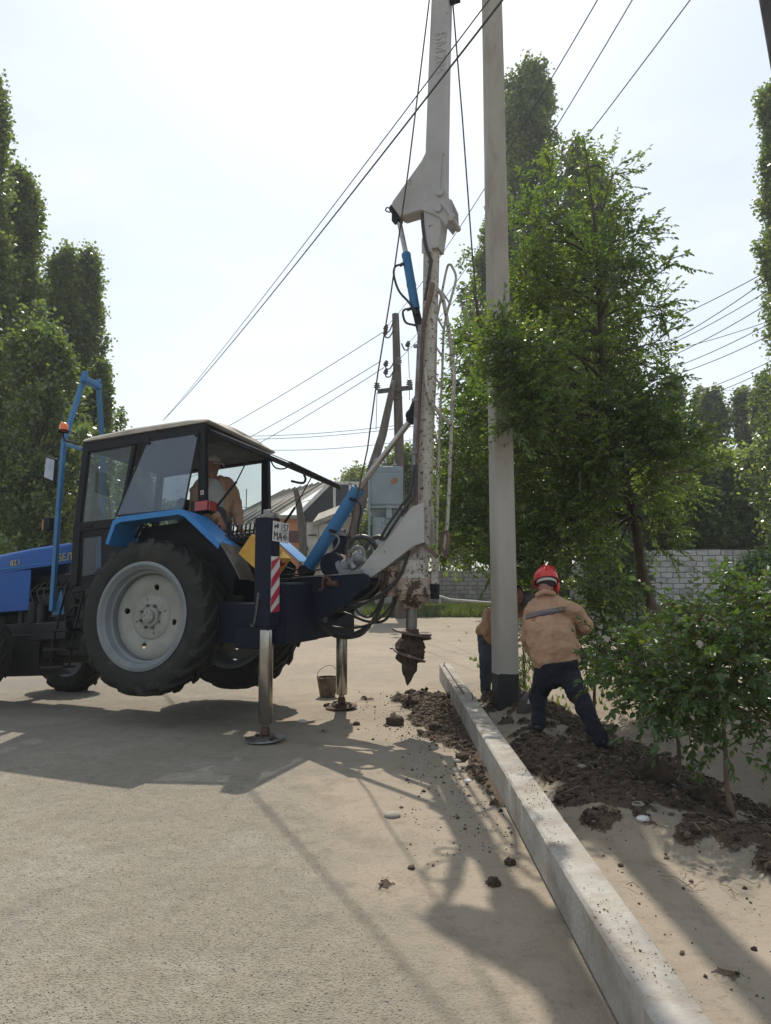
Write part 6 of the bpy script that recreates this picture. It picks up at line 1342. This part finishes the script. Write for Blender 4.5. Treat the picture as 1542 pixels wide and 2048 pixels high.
# --- saplings
def sapling(name,label,base,trunk_px,Yc,lobes,ls,ntw,mt=LF_BUSH,gr='young saplings along the ditch',r0=.022):
    b0=V(base); t_=thing(name,label,'sapling',b0,0,gr)
    pts=[b0]+[P(x,y,Yc) for x,y in trunk_px]; m=MB(); m.tube(bez(pts,4),[r0-(r0-.006)*i/(4*(len(pts)-1)) for i in range(4*(len(pts)-1)+1)],8); m.build('trunk',M['bark2'],t_)
    st_=[];di_=[];le_=[]; lim=MB()
    for (px,py,rx,ry,dy,w_) in lobes:
        c=np.array(P(px,py,Yc+dy)[:]); s_=(Yc+dy)/FPX; n=int(ntw*w_); u=unit(rng.normal(0,1,(n,3)))*rng.uniform(.1,1,(n,1))**.6; pos=c+u*np.array([rx*s_,min(.5,rx*s_),ry*s_])*1.0
        lim.tube(bez([pts[-1],pts[-1]*.5+V(c)*.5+V((0,0,-.04)),V(c)],4),[.009,.008,.008,.007,.006,.005,.004,.003,.002],5)
        for q,uu in zip(pos,u): st_.append(q); di_.append(uu*np.array([1,1,.5])+np.array([0,-.1,.25])+rng.normal(0,.4,3)); le_.append(rng.uniform(.12,.34))
    lim.build('branches',M['bark2'],t_); bs,ax,sz,tw=twig_crown(st_,di_,le_,ls,.024,.55); vs,fs=leaf_geo(bs,ax,sz,.58); crown_obj(vs,fs,mt,t_); tw.build('twigs',M['bark2'],t_); return t_
Y1=4.95
b1_=V((2.13,4.85,tz(2.13,4.85)))
sapling('sapling','leafy sapling with a bare tan trunk nearest the camera at the right',b1_,[(1455,1580),(1451,1500),(1447,1440),(1450,1400)],Y1,
  [(1440,1330,80,70,0,1.2),(1370,1350,70,60,.1,.9),(1510,1330,70,70,.0,1.0),(1400,1260,70,60,.1,.7),(1480,1240,70,60,.1,.6),(1300,1390,70,50,.25,.7),(1540,1420,50,60,-.1,.5),(1380,1430,60,45,.1,.5),(1270,1330,60,60,.4,.6),(1530,1200,40,50,0,.25),(1450,1480,45,25,-.1,.12)],.072,58)
b2_=P(1358,1560,6.1); b2_=V((b2_.x,6.1,tz(b2_.x,6.1)))
sapling('sapling','thin trunked sapling in the ditch just left of the nearest sapling',b2_,[(1358,1500),(1352,1450),(1345,1400)],6.1,
  [(1330,1380,60,55,0,.6),(1250,1330,55,50,.1,.7),(1370,1300,60,60,.2,.6),(1270,1440,55,40,0,.3),(1400,1400,60,50,.1,.5)],.070,52)
b3_=P(1186,1400,9.0); b3_=V((b3_.x,9.0,tz(b3_.x,9.0)))
sapling('sapling','small dark sapling right behind the worker in the red helmet',b3_,[(1190,1360),(1195,1330),(1198,1300)],9.0,
  [(1200,1290,60,50,0,1.1),(1250,1250,50,50,0,.8),(1180,1220,40,50,.1,.5),(1240,1330,40,40,-.1,.4),(1215,1190,50,40,.2,.5),(1280,1300,50,50,.0,.5)],.078,70)
b4_=P(1048,1390,10.2); b4_=V((b4_.x,10.2,tz(b4_.x,10.2)))
sapling('sapling','sparse sapling seen between the standing pole and the red helmeted worker',b4_,[(1048,1340),(1046,1300)],10.2,[(1050,1290,16,45,0,.4),(1046,1250,18,30,0,.3),(1060,1340,15,25,0,.15)],.05,90)
b5_=P(1600,1500,5.6); b5_=V((b5_.x,5.6,tz(b5_.x,5.6)))
sapling('sapling','sapling with yellow green shoot tips cut off by the right edge of the picture',b5_,[(1600,1420),(1590,1350)],5.6,[(1560,1330,50,70,0,.7),(1530,1270,40,60,0,.4),(1525,1190,25,40,0,.15),(1560,1450,50,60,0,.5),(1590,1250,60,80,0,.7)],.06,120,LF_BUSH)
# --- poplars
def poplar(label, px, Y, top_py, half_px, ncl, ls, seed, name='poplar_tree', mt=LF_POP, low=.04, per=26, gr='poplars', lump=.35, prof=None, lean=0, base_z=0, csp=.21):
    global rng
    keep_rng=rng; rng=np.random.default_rng(seed)
    x=P(px,1150,Y).x; h_=P(px,top_py,Y).z; R_=half_px*Y/FPX; t0=thing(name,label,'tree',(x-lean*.0,Y,base_z),0,gr)
    m=MB(); m.tube([(x,Y,base_z-.2),(x+lean*.3,Y,h_*.4),(x+lean*.9,Y,h_*.9)],[.24*R_/2+.06,.16*R_/2+.03,.02],12); 
    br=MB()
    pf=prof or (lambda t_: np.minimum(1,(t_-low+.03)/.18)**.6*np.clip((1.02-t_)/.42,0,1)**.62)
    ncl=int(ncl*1.5); per=int(per*.66); kc=30; npl=max(12,int(ncl/kc)); Hh=h_-base_z
    t1=np.concatenate([rng.uniform(low,.86,npl),rng.uniform(.70,.80,7)]); npl=len(t1)
    Lp=np.concatenate([rng.uniform(.10,.30,npl-7)*(.55+.6*(1-low)),rng.uniform(.14,.20,7)]); Lp=np.minimum(Lp,1.0-t1)
    th=rng.uniform(0,2*pi,npl); tip=pf(np.clip(t1+Lp*.8,0,1))*R_*rng.uniform(.5,1.3,npl)**1.0*(1+lump*1.3*(2*vn(th/(2*pi)*6+seed*3,t1*3.+seed,seed)-1)); tip[-7:]*=.8
    Lp=np.clip(np.minimum(Lp,(1-.26*(tip/R_)**1.4)-t1),.03,1); Lp*=rng.uniform(.75,1.05,npl)
    s_=rng.uniform(.12,1,(npl,kc))**.8; wob=(.07*R_+.11)*(1.3-.8*s_)
    r_=tip[:,None]*s_**.55; th2=th[:,None]+rng.normal(0,.10,(npl,1))*s_*3
    cpos=np.stack([x+lean*t1[:,None]+r_*np.cos(th2)+rng.normal(0,1,(npl,kc))*wob, Y+r_*np.sin(th2)+rng.normal(0,1,(npl,kc))*wob, base_z+Hh*(t1[:,None]+Lp[:,None]*s_)+rng.normal(0,1,(npl,kc))*wob*.6],2).reshape(-1,3)
    n=len(cpos)*per; idx=np.repeat(np.arange(len(cpos)),per); sp=csp*np.array([.8,.8,1.1])*(ls/.12)**.5
    pos=cpos[idx]+rng.normal(0,1,(n,3))*sp*.55; ctr=np.array([x,Y,0]); outd=unit(np.concatenate([(pos-ctr)[:,:2],np.full((n,1),.2)],1))
    axd=outd*.5+rng.normal(0,.6,(n,3))+np.array([0,0,-.15]); vs,fs=leaf_geo(pos,axd,rng.uniform(.7,1.2,n)*ls,.85,.2,False,.8)
    crown_obj(vs,fs,mt,t0,'crown')
    sel=rng.choice(len(cpos),min(110,len(cpos)),False)
    for c in cpos[sel]:
        zb=max(base_z+.3,c[2]-h_*.13-.4*np.hypot(c[0]-x,c[1]-Y)); a=V((x+lean*(zb/h_),Y,zb)); m.tube([a,a*.5+V(c)*.5+V((0,0,-.1)),V(c)],[.045,.03,.01],5,False)
    m.build('trunk',M['bark'],t0); rng=keep_rng; return t0
poplar('tallest poplar at the left edge of the frame',-70,21,140,112,2300,.125,1,prof=lambda t_: np.minimum(1,(t_+.02)/.12)**.6*np.clip((1.02-t_)/.62,0,1)**.85)
poplar('poplar behind the tractor bonnet, second from the left edge',12,23,305,60,1500,.125,2)
poplar('shorter poplar beside the one with a rounded top',100,25,468,55,1000,.125,35)
poplar('poplar just left of the cab with a rounded top',155,26,478,62,1500,.125,3,prof=lambda t_: np.minimum(1,(t_+.02)/.12)**.6*np.clip((1.02-t_)/.5,0,1)**.65)
poplar('low leafy poplar filling the gap behind the blue mast rest frame',60,19,640,120,1200,.115,4,prof=lambda t_: np.clip((1.02-t_)/.5,0,1)**.5)
poplar('slim poplar whose twigs stick out right above the cab roof',190,23,720,38,420,.12,5)
poplar('tall dark poplar partly hidden by the standing pole',1070,33,95,108,2900,.16,6,prof=lambda t_: np.minimum(1,(t_+.02)/.3)**.5*np.clip((1.03-t_)/.35,0,1)**.6*(.72+.28*np.clip((.9-t_)/.3,0,1)))
poplar('second tall poplar right of the standing pole',1185,31,250,78,1800,.16,7,prof=lambda t_: np.minimum(1,(t_+.02)/.3)**.5*np.clip((1.03-t_)/.4,0,1)**.6)
poplar('narrow poplar leaf mass just left of the standing pole',1003,30,370,68,1200,.15,8)
poplar('tall poplar cut by the right edge of the frame',1598,24,110,78,1700,.12,9,lump=.5,prof=lambda t_: np.minimum(1,(t_+.02)/.12)**.6*np.clip((1.02-t_)/.55,0,1)**.5)
poplar('far slim poplar with a pointed top right of the leafy tree',1358,48,735,32,520,.22,10)
poplar('far poplar with two tops near the middle of the right hand row',1435,46,762,42,900,.22,11)
poplar('far poplar at the right end of the row',1500,44,770,34,620,.21,12,lump=.55)
poplar('faint farthest poplar behind the row',1412,70,760,18,240,.3,13,mt=LF_FAR)
poplar('far poplar just inside the right frame edge',1545,40,730,28,420,.2,17)
def roundtree(label,px,Y,top,bot,half,ncl,ls,seed,mt=LF_FAR,name='broadleaf_tree',per=24,gr='background trees',base_z=0):
    zt_=P(px,top,Y).z; zb_=max(base_z,P(px,bot,Y).z); lo_=max(.02,(zb_-base_z)/(zt_-base_z))
    return poplar(label,px,Y,top,half,ncl,ls,seed,name,mt,lo_,per,gr,.35,(lambda t_,lo_=lo_: np.sqrt(np.clip(1-((t_-(lo_+1)/2)/((1-lo_)/2+.02))**2,.02,1))),0,base_z,.42)
roundtree('dark green tree behind the wall, right of the leafy tree trunk',1290,36,780,1130,95,1300,.20,20)
roundtree('bushy tree under the far poplars at the right',1450,34,900,1140,95,1300,.19,21)
roundtree('light green bushy tree right above the white wall, between the darker trees',1340,34.5,960,1135,60,600,.16,41,LF_YEL)
roundtree('light green tree above the white wall, nearest the right frame edge',1500,33.5,985,1135,55,560,.16,42,LF_YEL)
roundtree('bright yellow green bush above the white wall',1388,33.8,1010,1110,45,420,.15,22,LF_YEL,'bush')
roundtree('dark bushy tree by the right frame edge',1560,32,860,1130,75,900,.19,23)
roundtree('tree behind the white wall left of the standing pole',935,45,860,1140,75,800,.24,24)
roundtree('tree behind the drill mast beside the cabinet',812,33,880,1010,38,420,.16,25,LF_NEAR)
roundtree('low tree behind the gabled house roof',738,52,925,985,60,520,.24,26,LF_YEL)
roundtree('tree mass filling the space behind the leafy tree',1130,40,560,1120,120,1600,.24,27)
roundtree('small tree seen through the front side window of the cab',230,34,935,1080,60,420,.16,28,LF_POP)
roundtree('poplar top seen through the side window of the cab',262,40,915,1100,32,300,.2,29,LF_POP)
roundtree('low dark shrub in front of the right wall',1545,20,1120,1240,55,320,.10,30,LF_BUSH,'bush')
roundtree('low shrub left of the right wall behind the trunk',1240,24,1090,1210,50,380,.12,31,LF_BUSH,'bush')
roundtree('green shrub climbing beside the whitewashed shed',745,31.5,1035,1150,22,160,.12,32,LF_YEL,'bush')
roundtree('distant trees low behind the tractor bonnet',60,40,1000,1160,120,700,.24,33)
roundtree('round crowned street tree at the far left behind the front wheels',330,60,1010,1150,60,400,.3,34)
# ------------------------------------------------------------ dusty air
m = MB(); m.b2(-60,60,-12,90,-1.6,27); 
hzm = bpy.data.materials.new('haze'); hzm.use_nodes=True; t=hzm.node_tree; t.nodes.clear(); o_=t.nodes.new('ShaderNodeOutputMaterial'); v_=t.nodes.new('ShaderNodeVolumePrincipled'); v_.inputs['Color'].default_value=(.86,.91,.96,1); v_.inputs['Density'].default_value=HAZE; v_.inputs['Anisotropy'].default_value=.4; t.links.new(v_.outputs[0],o_.inputs['Volume'])
if HAZE>0:
    ho_=m.build('haze',hzm); tag(ho_,'thin dusty haze in the warm air','haze',kind='stuff')
bpy.context.view_layer.update()
